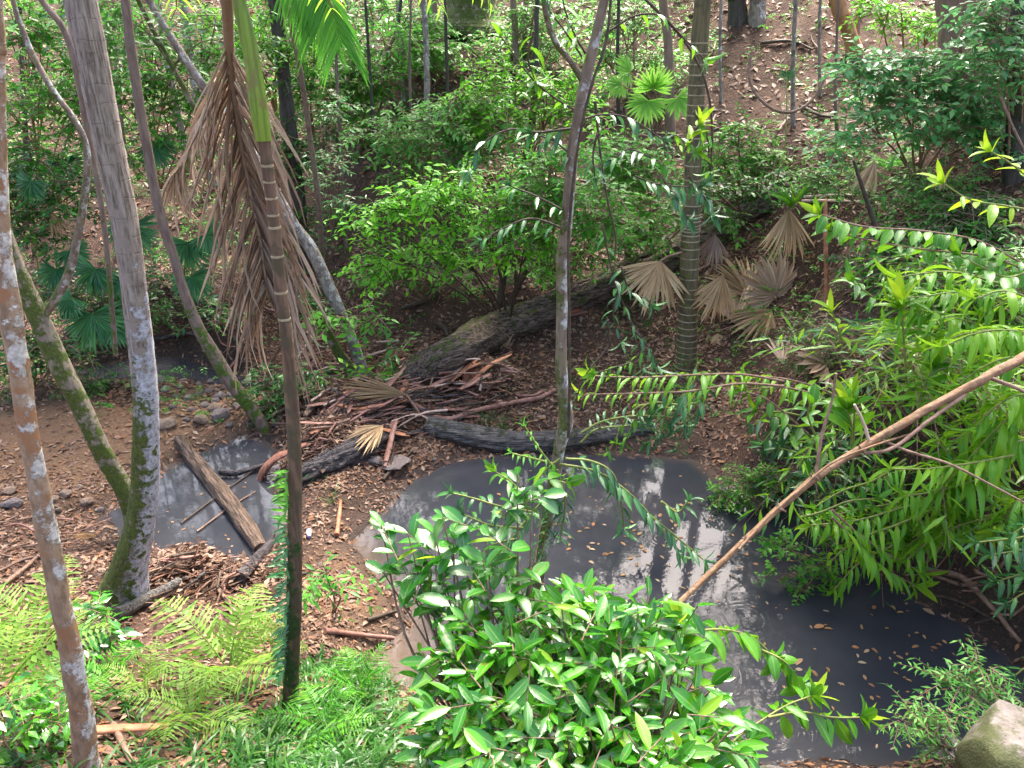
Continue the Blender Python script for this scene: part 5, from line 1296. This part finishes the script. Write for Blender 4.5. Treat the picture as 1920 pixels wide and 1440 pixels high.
dead_fan('small dry leaf with white fingers on the shore litter', (720,835), 85, (-.6,-.8,-.12), (0,-.6,1), 16, 80, 'tan', (0,1,2), [(690,815),(660,800)], lift=.24)
dead_fan('drooping dry palm leaf tied to the stalk by the mossy log', (960,650), 48, (-.75,-.2,-.7), (-.4,-1,.3), 14, 50, 'tan', (1,2,3), [(975,620),(985,600)], lift=.15)
dead_fan('brown dead fan hanging from the left bank', (95,395), 60, (.35,-.2,-1), (.1,-1,.3), 18, 60, 'tan', (0,1), d=9.8)
dead_fan('pale dead fan behind the dead frond at left', (345,345), 40, (.2,-.2,-1), (0,-1,.3), 16, 80, 'pink_tan', (0,1), d=9.9)
dead_fan('tan dead fan among green leaves on the right slope', (1640,300), 75, (-.3,-.2,-1), (0,-1,.3), 16, 60, 'tan', (1,2), d=9.0)
dead_fan('tan leaf remains on the far right slope', (1765,320), 40, (.1,-.2,-1), (0,-1,.3), 14, 70, 'tan', (1,2), d=9.0)
dead_fan('weathered thin palm leaf on the left dirt by the grey trunk', (185,1010), 60, (-.9,-.3,0), (0,-.2,1), 14, 45, 'tan', (0,1))
stick('orange brown stake standing on the slope above the fans', [(1550,575),(1549,500,gnd(1550,575)[1]),(1548,440,gnd(1550,575)[1]),(1547,375,gnd(1550,575)[1])], 8, 'rustt', name='stake', cat='stake', taper=1)
tf = thing('grassy_tuft', 'green strap leaved tuft atop the drooping dry fan', 'plant', at(1482, 390, 9.7))
for i in range(14):
    a = i / 14 * 6.28; l = msize(random.uniform(45, 70), at(1482, 390, 9.7))
    put('leaf', random.choice(LM['lance']), frame(np.array([math.cos(a), math.sin(a) * .6, random.uniform(.5, 1.3)]), np.array([-math.cos(a), -1, .6]), at(1482, 390, 9.7), (l * .5, l, l)), tf)
vr = stick('looping bare vine hanging on the open litter slope', [(1408,100,11.6),(1405,145,11.5),(1420,180,11.4),(1450,205,11.3),(1485,210,11.3),(1520,190,11.4),(1545,150,11.5)], 6, 'twig', name='vine', cat='vine', taper=.9)
stick('arching pale vine in front of the very thick brown trunk', [(1800,100,10.5),(1805,60,10.4),(1825,50,10.4),(1845,80,10.4),(1850,110,10.5)], 8, 'twig', name='vine', cat='vine', taper=.9)
stick('thin diagonal twig at the far right edge of the slope', [(1875,180,8.8),(1900,240,8.7),(1925,290,8.6)], 6, 'twig', name='twig', cat='twig')
# ------------------------------------------------------------------ plants with long leaves, each leaf its own piece
# tufts and sprays carried by the slender tree and hanging near it
cl = thing('climbing_plant', 'long leaved climber on the slender forked tree', 'climbing plant', at(1075, 300, DC))
for pts, lp, n, k, dr in (
    ([(1078,240),(1010,248),(955,243),(905,270),(880,320)], 46, 18, 'dark', .8), ([(1080,300),(1040,265),(1000,252)], 50, 10, 'dark', .5),
    ([(1090,225),(1130,215),(1180,222),(1240,260)], 46, 12, 'dark', .5), ([(1120,250),(1112,290),(1115,330)], 46, 8, 'dark', .6),
    ([(1065,400),(1010,370),(960,350)], 46, 12, 'dark', .6), ([(1060,430),(1000,410),(950,425),(905,450)], 42, 12, 'dark', .6),
    ([(1000,60),(990,110),(1003,150)], 56, 6, 'lance', .2), ([(1100,120),(1060,60),(1030,20)], 50, 8, 'dark', .6), ([(1140,60),(1190,30),(1240,30),(1280,70),(1320,110)], 52, 10, 'lance', .6),
    ([(1110,120),(1080,70),(1060,20),(1050,-30)], 60, 8, 'lance', .9), ([(1085,210),(1050,190),(1000,150),(940,70)], 40, 10, 'lance', .3)):
    spray(cl, [(*p, DC) for p in pts], lp, n, k, dr, 5, 5, mat='twig_dark')
cl = thing('hanging_spray', 'dark glossy leafy sprays hanging right of the slender tree over the dirt', 'leafy spray', at(1200, 600, 5.2))
for pts, lp, n, k, dr in (
    ([(1130,420),(1145,500),(1165,560),(1190,620),(1205,690)], 44, 18, 'dark', .35), ([(1165,500),(1180,545),(1210,560),(1220,570)], 40, 10, 'dark', .3),
    ([(1140,600),(1140,650),(1100,700),(1075,760)], 26, 4, 'dark', .3), ([(1190,620),(1215,650),(1235,690)], 40, 9, 'dark', .5), ([(1160,545),(1150,590),(1165,640)], 36, 8, 'dark', .5), ([(1210,655),(1180,680),(1150,690),(1120,700)], 40, 10, 'lance', .4)):
    spray(cl, [(*p, 5.2) for p in pts], lp, n, k, dr, 5, 4, mat='twig_dark')
cl = thing('climbing_plant', 'long leaved climber draped on the ringed palm trunk', 'climbing plant', at(1295, 300, 5.6))
for pts, lp, n, k, dr in (
    ([(1230,250),(1270,255),(1300,280)], 50, 10, 'lance', .2), ([(1300,210),(1325,250),(1330,320)], 40, 10, 'lance', .6), ([(1190,330),(1230,345),(1280,350),(1310,350)], 50, 14, 'dark', .7), ([(1290,330),(1320,370),(1335,400)], 50, 12, 'dark', .5),
    ([(1280,290),(1300,250),(1310,235)], 52, 8, 'lime', .0), ([(1230,300),(1180,280),(1150,300)], 44, 10, 'dark', .5), ([(1240,330),(1270,380),(1290,410)], 46, 10, 'dark', .4)):
    spray(cl, [(*p, 5.6) for p in pts], lp, n, k, dr, 6, 4, mat='twig_dark')

# right bank: long arching leafy stems over the pool
def plant(name, label, base, sprays, cat='leafy plant', group='long leaved plants on the right bank', stem_mat='stem_green', twin=None):
    twin = group.startswith('long leaved') if twin is None else twin
    root = thing(name, label, cat, base, group)
    for s in sprays:
        pts, lp, n, k, dr = s[:5]
        if k == 'sunlance': lp *= 1.2; n = int(n * 1.3); dr *= .6
        kw = s[5] if len(s) > 5 else {}
        kw.setdefault('mat', stem_mat); spray(root, pts, lp, n, k, dr, **kw)
        for rep in range(1 if twin and n > 12 else 0):
            jx, jy, jd = random.uniform(-70, 60), random.uniform(-60, 60), random.uniform(-.15, .5)
            q = [(x + jx * (i / len(pts)), y + jy * (.4 + .6 * i / len(pts)) + random.uniform(-8, 8), z + jd) for i, (x, y, z) in enumerate(pts)]
            kw2 = dict(kw); kw2['rosette'] = 4; spray(root, q, lp * random.uniform(.8, 1.05), max(10, n - 3), k, dr * random.uniform(.8, 1.2), **kw2)
    return root
def dpts(d, *p): return [(a, b, d + (p_[2] if len(p_) > 2 else 0)) for p_ in p for a, b in (p_[:2],)]
plant('arching_plant', 'long arching leafy stem reaching left across the palm foot', at(1600, 800, 6.2), [
    (dpts(6.2, (1600,790), (1560,740), (1480,712), (1400,705)), 52, 22, 'sunlance', .75, dict(rosette=3, mat='twig')),
    (dpts(6.1, (1470,715), (1390,702), (1300,703), (1200,708), (1115,705)), 46, 30, 'sunlance', .6, dict(rosette=6, rkind='lime', mat='twig')),
    (dpts(6.0, (1560,860), (1500,800), (1440,750), (1400,735)), 46, 12, 'broad', .8, dict(rosette=3, mat='twig')),
    (dpts(6.0, (1520,900), (1500,840), (1470,790), (1420,770)), 50, 9, 'broad', .6, dict(rosette=4, rkind='lime'))])
plant('arching_plant', 'dark pinnate sprays over the grey log right of the slender tree', at(1290, 800, 6.6), [
    (dpts(6.6, (1090,812), (1130,790), (1190,780), (1250,782), (1290,790)), 30, 24, 'dark', -.5, dict(rosette=3)),
    (dpts(6.6, (1310,700), (1280,750), (1250,800), (1215,830)), 42, 20, 'dark', .4, dict(rosette=5)),
    (dpts(6.5, (1330,720), (1310,770), (1280,800), (1270,840)), 42, 18, 'dark', .4, dict(rosette=4)),
    (dpts(6.5, (1240,720), (1250,760), (1240,810)), 42, 14, 'dark', .4, dict(rosette=4)),
    (dpts(6.6, (1280,760), (1210,760), (1170,830)), 40, 14, 'lance', .3, dict(rosette=6))])
plant('rosette_plant', 'bright rosette topped plant above the bare branch', at(1700, 700, 5.5), [
    (dpts(5.5, (1700,720), (1695,640), (1690,580)), 84, 8, 'sunlance', .4, dict(rosette=9, rkind='lime', start=.5)),
    (dpts(5.5, (1900,640), (1820,605), (1750,585), (1690,580)), 70, 24, 'sunlance', .7, dict(rosette=4)),
    (dpts(5.6, (1880,560), (1800,548), (1740,555), (1690,560)), 58, 20, 'sunlance', .5, dict(rosette=5)),
    (dpts(5.6, (1640,560), (1620,545), (1600,530)), 60, 8, 'lance', .2, dict(rosette=5)),
    (dpts(5.5, (1580,640), (1570,610), (1560,585)), 52, 6, 'lime', .2, dict(rosette=4))])
plant('rosette_plant', 'large pale leaved upright plant in front of the fine leaved bush', at(1595, 850, 5.4), [
    (dpts(5.4, (1597,840), (1596,800), (1590,770)), 80, 6, 'broad', -.3, dict(rosette=8, rkind='lime', start=.3, fwd=1.2)),
    (dpts(5.4, (1600,830), (1602,780), (1600,735)), 50, 4, 'lime', -.5, dict(rosette=4, fwd=1.2)),
    (dpts(5.4, (1720,760), (1735,720), (1750,690)), 62, 8, 'broad', -.1, dict(rosette=8, rkind='lime')),
    (dpts(5.4, (1530,820), (1515,780), (1520,760)), 46, 6, 'broad', .2, dict(rosette=5))])
plant('arching_plant', 'long glossy stem crossing the dim tangle at the right edge', at(1900, 520, 5.6), [
    (dpts(5.6, (1960,520), (1910,490), (1830,450), (1720,432), (1620,425), (1540,402)), 50, 40, 'broad', .75, dict(rosette=6, rkind='lime', mat='twig')),
    (dpts(5.4, (1940,395), (1880,385), (1820,375), (1770,345)), 62, 12, 'lime', .5, dict(rosette=6)),
    (dpts(5.4, (1950,350), (1900,310), (1860,285)), 56, 8, 'lime', .4, dict(rosette=5)),
    (dpts(5.5, (1950,500), (1890,520), (1840,500), (1800,480)), 50, 12, 'broad', .6, dict(rosette=4))])
plant('arching_plant', 'yellow green drooping sprays at the right edge above the branch', at(1900, 640, 5.0), [
    (dpts(5.0, (1980,640), (1900,620), (1830,625), (1770,650)), 64, 22, 'sunlance', .7, {}),
    (dpts(5.0, (1970,690), (1900,670), (1840,690), (1800,720)), 64, 20, 'sunlance', .7, {}),
    (dpts(5.0, (1980,590), (1930,560), (1880,545), (1830,560)), 58, 16, 'sunlance', .6, {}),
    (dpts(4.9, (1990,760), (1920,740), (1870,760), (1830,800)), 64, 20, 'sunlance', .8, {})])
plant('drooping_plant', 'dense drooping frond like stems in the dark right bank hollow', at(1850, 900, 5.0), [
    (dpts(5.0, (1960,760), (1900,790), (1850,850), (1830,910)), 74, 24, 'sunlance', .8, {}),
    (dpts(5.0, (1970,830), (1900,830), (1840,870), (1790,920)), 70, 24, 'sunlance', .8, {}),
    (dpts(4.9, (1900,880), (1830,900), (1760,920), (1700,930)), 64, 24, 'sunlance', .8, {}),
    (dpts(5.1, (1760,830), (1790,870), (1810,920), (1815,970)), 62, 22, 'lance', .7, {}),
    (dpts(4.9, (1790,880), (1760,940), (1770,990)), 60, 18, 'sunlance', .7, {}),
    (dpts(4.8, (1960,930), (1900,950), (1870,990)), 62, 16, 'sunlance', .5, dict(rosette=8, rkind='lime')),
    (dpts(5.2, (1690,900), (1700,950), (1690,1000)), 56, 16, 'lance', .7, {}),
    (dpts(5.1, (1870,780), (1850,830), (1860,900)), 66, 18, 'sunlance', .7, {})])
plant('drooping_plant', 'sunlit fronds overhanging the dark pool from the right bank', at(1700, 960, 5.1), [
    (dpts(5.1, (1800,930), (1700,950), (1610,975), (1520,985)), 54, 26, 'sunlance', .6, dict(rosette=5)),
    (dpts(5.0, (1760,950), (1680,985), (1610,1010), (1560,1050)), 54, 22, 'sunlance', .7, {}),
    (dpts(4.9, (1560,970), (1600,1010), (1650,1060), (1715,1098)), 50, 26, 'sunlance', .6, dict(rosette=7, rkind='lime', mat='twig')),
    (dpts(4.9, (1720,970), (1740,1010), (1700,1050)), 52, 16, 'sunlance', .7, {}),
    (dpts(5.2, (1500,970), (1540,960), (1590,940), (1640,935)), 46, 16, 'lance', .5, {}),
    (dpts(5.3, (1700,860), (1640,900), (1580,920), (1530,950)), 50, 18, 'lance', .6, {}),
    (dpts(5.0, (1860,970), (1800,985), (1750,1010)), 56, 16, 'sunlance', .6, {})])
plant('drooping_plant', 'dim narrow leaved tufts low at the right edge', at(1900, 1060, 4.4), [
    (dpts(4.4, (1980,1010), (1920,1030), (1860,1040)), 50, 16, 'dark', .6, {}),
    (dpts(4.4, (1980,1060), (1920,1075), (1870,1090)), 50, 16, 'dark', .5, dict(rosette=8)),
    (dpts(4.2, (1980,1120), (1930,1110), (1890,1130)), 46, 14, 'dark', .4, dict(rosette=8)),
    (dpts(4.2, (1990,1000), (1940,980), (1900,1000)), 50, 14, 'dark', .4, {}),
    (dpts(3.8, (1970,1260), (1930,1250), (1905,1265)), 44, 10, 'dark', .3, dict(rosette=8))])
plant('tuft_plant', 'dark arching tuft where the shore meets the right bank', at(1460, 820, 6.8), [
    (dpts(6.8, (1500,800), (1460,800), (1430,830)), 44, 16, 'dark', .8, {}), (dpts(6.8, (1520,830), (1480,830), (1440,850)), 44, 16, 'dark', .7, {}),
    (dpts(6.6, (1530,860), (1500,850), (1460,840)), 40, 12, 'dark', .6, {}), (dpts(6.4, (1680,840), (1640,860), (1600,850)), 40, 12, 'dark', .4, dict(rosette=7))])
# bare fallen branch across the pool
fb = thing('fallen_branch', 'long bare brown branch slanting across the pool from the right bank', 'branch', at(1530, 890, 4.4))
main = [(2500,330,5.0),(2230,492,4.7),(1995,628,4.4),(1920,670,4.3),(1850,707,4.22),(1775,748,4.14),(1700,790,4.06),(1615,841,3.97),(1530,895,3.87),(1465,950,3.76),(1400,1010,3.64),(1300,1105,3.42),(1215,1188,3.2)]
def limb(pts, w0, w1, nm, mat='branch', seg=12, rough=.1):
    P = px3(pts); R = np.linspace(msize(w0, P[0]), msize(w1, P[-1]), len(P)) / 2
    C = curve(np.column_stack([P, R]), 60); mb = MB(); tube(mb, C[:, :3], C[:, 3], seg, rough); return mb.build(nm, M[mat], fb)
limb(main, 20, 10, 'limb', seg=16, rough=.14)
limb([(1810,740,4.15),(1740,790,4.05),(1690,830,3.98),(1660,845,3.95),(1620,850,3.95)], 8, 6, 'twig', 'twig')
limb([(1720,810,4.05),(1640,835,3.95),(1560,868,3.85),(1500,918,3.75),(1440,970,3.65),(1385,1030,3.5)], 4, 5, 'twig', 'branch')
limb([(1648,822,4.0),(1700,845,3.95),(1780,870,3.9),(1860,910,3.85),(1925,945,3.8)], 6, 3, 'twig', 'twig')
limb([(1860,710,4.2),(1900,725,4.15),(1935,742,4.1)], 8, 6, 'twig', 'twig')
limb([(1530,894,3.87),(1540,820,3.95),(1560,750,4.0),(1568,700,4.0)], 7, 4, 'twig', 'twig')
limb([(1632,834,3.99),(1618,790,4.0),(1602,758,4.0)], 7, 4, 'twig', 'pink')
for k in range(7):
    t = .55 + k * .05; i = int(t * 10) + 2; p = np.array(main[i]); q = at(*p); r = msize(9, q)
    mb = MB(); tube(mb, [q + np.array([-.9 * r, 0, .6 * r]), q + np.array([-.2 * r, -.95 * r, .2 * r]), q + np.array([.8 * r, -.5 * r, -.5 * r])] + rng.normal(0, .008, (3, 3)), [.006, .007, .005], 5); mb.build('vine_wrap', M['twig'], fb)

# fern like sprays around the foot of the slender tree
plant('trunk_fern', 'climbing fern clothing the foot of the slender tree', at(1030, 950, 3.9), [
    ([(1050,860,3.92),(1025,880,3.9),(1000,910,3.85),(985,960,3.8)], 36, 22, 'climb', .4, {}), ([(1040,870,3.92),(1000,860,3.9),(960,850,3.88)], 26, 16, 'climb', .3, {}),
    ([(1040,900,3.9),(1030,960,3.88),(1015,1040,3.86)], 34, 26, 'dark', .4, {}), ([(1045,880,3.9),(1060,940,3.88),(1050,1010,3.86)], 34, 22, 'dark', .4, {}),
    ([(1035,920,3.9),(1000,960,3.85),(960,1010,3.8),(930,1060,3.78)], 36, 24, 'dark', .5, {}), ([(1040,880,3.9),(1010,840,3.9),(985,800,3.9)], 26, 12, 'climb', .3, {}),
    ([(1020,1000,3.88),(1000,1060,3.86),(985,1120,3.84)], 34, 20, 'dark', .4, {})], 'climbing fern', 'sprays by the slender tree')
plant('feathery_spray', 'dark feathery spray reaching right from the slender tree over the pool', at(1150, 900, 4.0), [
    ([(1050,870,4.0),(1120,885,4.0),(1180,925,4.0),(1235,985,4.0),(1275,1040,4.0)], 44, 40, 'dark', .5, {}), ([(1060,860,4.0),(1110,865,4.0),(1150,890,4.0),(1165,950,4.0),(1170,990,4.0)], 44, 26, 'dark', .6, {}),
    ([(1240,940,4.0),(1270,960,4.0),(1290,940,4.0)], 40, 12, 'dark', .3, {}), ([(1210,960,4.0),(1260,1000,4.0),(1320,1050,4.0)], 40, 18, 'dark', .3, {})], 'leafy spray', 'sprays by the slender tree')
plant('feathery_spray', 'dark narrow leaved spray over the pool left of the slender tree', at(900, 930, 3.7), [
    ([(1000,960,3.75),(940,950,3.7),(890,935,3.7),(850,925,3.7)], 46, 20, 'dark', .5, {}), ([(990,940,3.75),(960,905,3.7),(930,885,3.7)], 44, 14, 'lance', .3, dict(rosette=6)),
    ([(980,990,3.7),(920,985,3.65),(870,965,3.65)], 46, 18, 'dark', .4, {}), ([(1000,930,3.75),(1020,900,3.7),(1060,905,3.7)], 52, 8, 'broad', .1, dict(rosette=5)),
    ([(970,1010,3.7),(930,1020,3.65),(890,1050,3.65)], 46, 16, 'dark', .5, {})], 'leafy spray', 'sprays by the slender tree')
# climbing leaves on the young palm
cf = thing('climbing_fern', 'comb of narrow green leaves climbing the left side of the young palm', 'climbing fern', at(530, 1100, dp - .03))
for i in range(95):
    t = i / 94; py = 880 + t * 390; px = np.interp(py, [880, 1000, 1150, 1280], [534, 537, 536, 533]) + random.uniform(-3, 8)
    l = msize(random.uniform(22, 40), at(px, py, dp)); D = np.array([-1, random.uniform(-.5, .2), random.uniform(-.5, .35)]) + rvec(.1)
    if i % 5 == 0: D = np.array([random.uniform(-.3, .5), -1, -.2])
    put('leaf', random.choice(LM['dark' if py > 980 else 'climb']), frame(D, np.array([-.3, -.5, 1]), at(px, py, dp - .04), (l, l, l)), cf)
# climbing leaves on the dark trunk and others, on the slope
S('climbing_vine', 'small leaved vine covering the dark straight trunk', 'vine', [(548,300,10,60),(560,420,12,60),(536,200,9,60)], 'shrub_dark', 11, 110, (570,500), d=gnd(574,500)[1] - .12, stems=False)
S('climbing_fern', 'feathery grey green fern fronds beside the dark straight trunk', 'climbing fern', [(610,300,35,10),(600,345,30,10),(625,190,25,16),(640,370,25,12)], 'shrub_blue', 10, 70, (610,420), d=11.2, stems=False, wr=.3)

# ------------------------------------------------------------------ the big glossy bush at the front
def leafy_bush(name, label, base, tips, leaf_px, kind, limit, fill_mat, cat='bush', fill_w=.38, per=(5, 8), stem='twig', lift=.3):
    root = thing(name, label, cat, base)
    st = MB(); cnt = 0; fP, fD, fN, fL = [], [], [], []
    tips = sorted(tips, key=lambda t: -t[3])
    for (px, py, d, pri) in tips:
        c = at(px, py, d); L = msize(leaf_px, c)
        m = np.array(base) * .45 + c * .55 + np.array([0, 0, -.05]) + rvec(.05)
        C = curve([np.array(base) + rvec(.04), m, c], 10); tube(st, C, np.linspace(.011, .0035, 10), 5, cap=False)
        tg = nrm((nrm(C[-1] - C[-3]) * np.array([1, 1, .15])) + np.array([0, -.1, .22]) + rvec(.3)); n = random.randint(*per)
        # a short leafy twig ending in a whorl
        tw = L * 1.6; c = c - tg * tw; tube(st, [c, c + tg * tw * .5, c + tg * tw], [.0035, .003, .002], 4, cap=False)
        A = nrm(np.cross(tg, ZUP + rvec(.1))); B = np.cross(A, tg); ph = random.uniform(0, 6.28)
        for i in range(n):
            t = i / (n - 1); p = c + tg * tw * t
            a = ph + 2.4 * i; el = 1.05 - .55 * t
            D = tg * (.25 + .6 * t) + (A * math.cos(a) + B * math.sin(a)) * el * np.array([1, 1, .45]) + np.array([0, -.12, -.12]); N = ZUP + np.array([0, -.15, 0]) + tg * .25 + rvec(.3)
            l = L * random.uniform(.55, 1.2) * (1 - .25 * (t > .85)); D = D + rvec(.18)
            if cnt < limit:
                put('leaf', random.choice(LM[kind] if random.random() < .93 else LM['lime']), frame(D, N, p, (l, l, l)), root); cnt += 1
            else: fP.append(p); fD.append(D); fN.append(N); fL.append(l)
    st.build('stem', M[stem], root)
    if fP:
        # the remaining leaves, the same shape, joined
        mb = MB(); ms = LM[kind]; 
        for me in ms[:1]:
            co = np.zeros(len(me.vertices) * 3); me.vertices.foreach_get('co', co); co = co.reshape(-1, 3)
            md = np.zeros(len(me.vertices)); me.attributes['mid'].data.foreach_get('value', md)
            fc = np.array([list(p.vertices) for p in me.polygons])
        P, D, N, l = np.array(fP), nrm(np.array(fD)), np.array(fN), np.array(fL); X = nrm(np.cross(D, N)); N = np.cross(X, D); n = len(P)
        v = P[:, None] + l[:, None, None] * (co[None, :, 0, None] * X[:, None] + co[None, :, 1, None] * D[:, None] + co[None, :, 2, None] * N[:, None])
        f = fc[None] + (np.arange(n) * len(co))[:, None, None]
        mb.add(v, f.reshape(-1, 4), np.repeat(rng.random(n), len(co)), np.tile(md, n))
        mb.build('foliage', M[fill_mat], root, kind='stuff')
    return root
def in_poly(x, y, P):
    c = False; n = len(P)
    for i in range(n):
        (x1, y1), (x2, y2) = P[i], P[(i + 1) % n]
        if (y1 > y) != (y2 > y) and x < x1 + (y - y1) * (x2 - x1) / (y2 - y1): c = not c
    return c
BP = [(930,1075),(1050,1045),(1120,1075),(1200,1090),(1260,1130),(1330,1190),(1345,1260),(1400,1330),(1420,1440),(1400,1520),(740,1520),(760,1400),(790,1300),(770,1230),(790,1180),(880,1110)]
tips = []
while len(tips) < 370:
    px, py = random.uniform(740, 1440), random.uniform(1040, 1530)
    if not in_poly(px, py, BP): continue
    dsurf = np.interp(py, [1040, 1150, 1300, 1440, 1530], [3.15, 2.85, 2.45, 2.1, 1.95])
    k = random.random() ** 1.25
    tips.append((px, py + 10, dsurf + k * .5, 1 - k))
bb = np.array([.42, 2.55, hz(.42, 2.55)])
leafy_bush('glossy_bush', 'big bright glossy leaved bush overhanging the near edge of the pool', bb, tips, 63, 'fg', 300, 'fg_leaf')
tips = [(715,985,3.2,1),(765,1000,3.2,.9),(815,1000,3.2,.9),(745,1040,3.15,1),(800,1050,3.15,.8),(850,1010,3.2,.8),(870,1040,3.2,.7),(720,1075,3.1,.9),(760,1095,3.1,.9),(830,1085,3.1,.8),(780,1120,3.1,.6),(880,1085,3.1,.6),(860,1130,3.0,.7),(910,1000,3.25,.6),(950,960,3.3,.8),(1000,910,3.35,.9),(970,890,3.4,.8),(1020,930,3.35,.7),(905,1050,3.15,.5),(830,970,3.25,.7)]
leafy_bush('round_leaved_branch', 'dark round leaved branches reaching left over the muddy shore', np.array([-.1, 2.75, hz(-.1, 2.75)]), tips, 56, 'round', 300, 'round_leaf', per=(6, 8))
tips = [(random.uniform(800, 880), random.uniform(1210, 1260), 2.9, .5) for _ in range(6)]
leafy_bush('lime_sprig', 'cluster of lime yellow young leaves on the left of the big bush', at(850, 1290, 2.75), tips, 34, 'lime', 300, 'lime_leaf', cat='sprig')
plant('rosette_branch', 'leafy branch with rosettes reaching right over the dark pool', at(1260, 1250, 2.9), [
    ([(1230,1230,3.0),(1290,1190,3.05),(1350,1180,3.1),(1410,1195,3.15),(1450,1230,3.15)], 62, 22, 'broad', .6, dict(rosette=6, mat='stem_green')),
    ([(1250,1240,2.95),(1265,1205,3.0),(1270,1180,3.0)], 80, 8, 'broad', .0, dict(rosette=9, rkind='lime')),
    ([(1420,1215,3.15),(1470,1240,3.1),(1500,1280,3.1)], 60, 10, 'broad', .5, dict(rosette=8, rkind='lime')),
    ([(1340,1420,2.7),(1400,1370,2.8),(1470,1325,2.9),(1520,1305,2.95)], 62, 14, 'broad', .5, dict(rosette=8, rkind='lime')),
    ([(1440,1345,2.85),(1500,1335,2.9),(1560,1345,2.9),(1612,1345,2.9)], 62, 16, 'broad', .8, dict(rosette=9, rkind='lime')),
    ([(1340,1440,2.6),(1370,1410,2.7),(1400,1390,2.75)], 70, 8, 'fg', .4, dict(rosette=6))], 'leafy branch', 'glossy branches over the near pool')
print('objects', len(bpy.data.objects), 'tris', sum(sum(len(p.vertices) - 2 for p in []) for m in []), sum(len(m.loops) - 2 * len(m.polygons) for m in bpy.data.meshes))
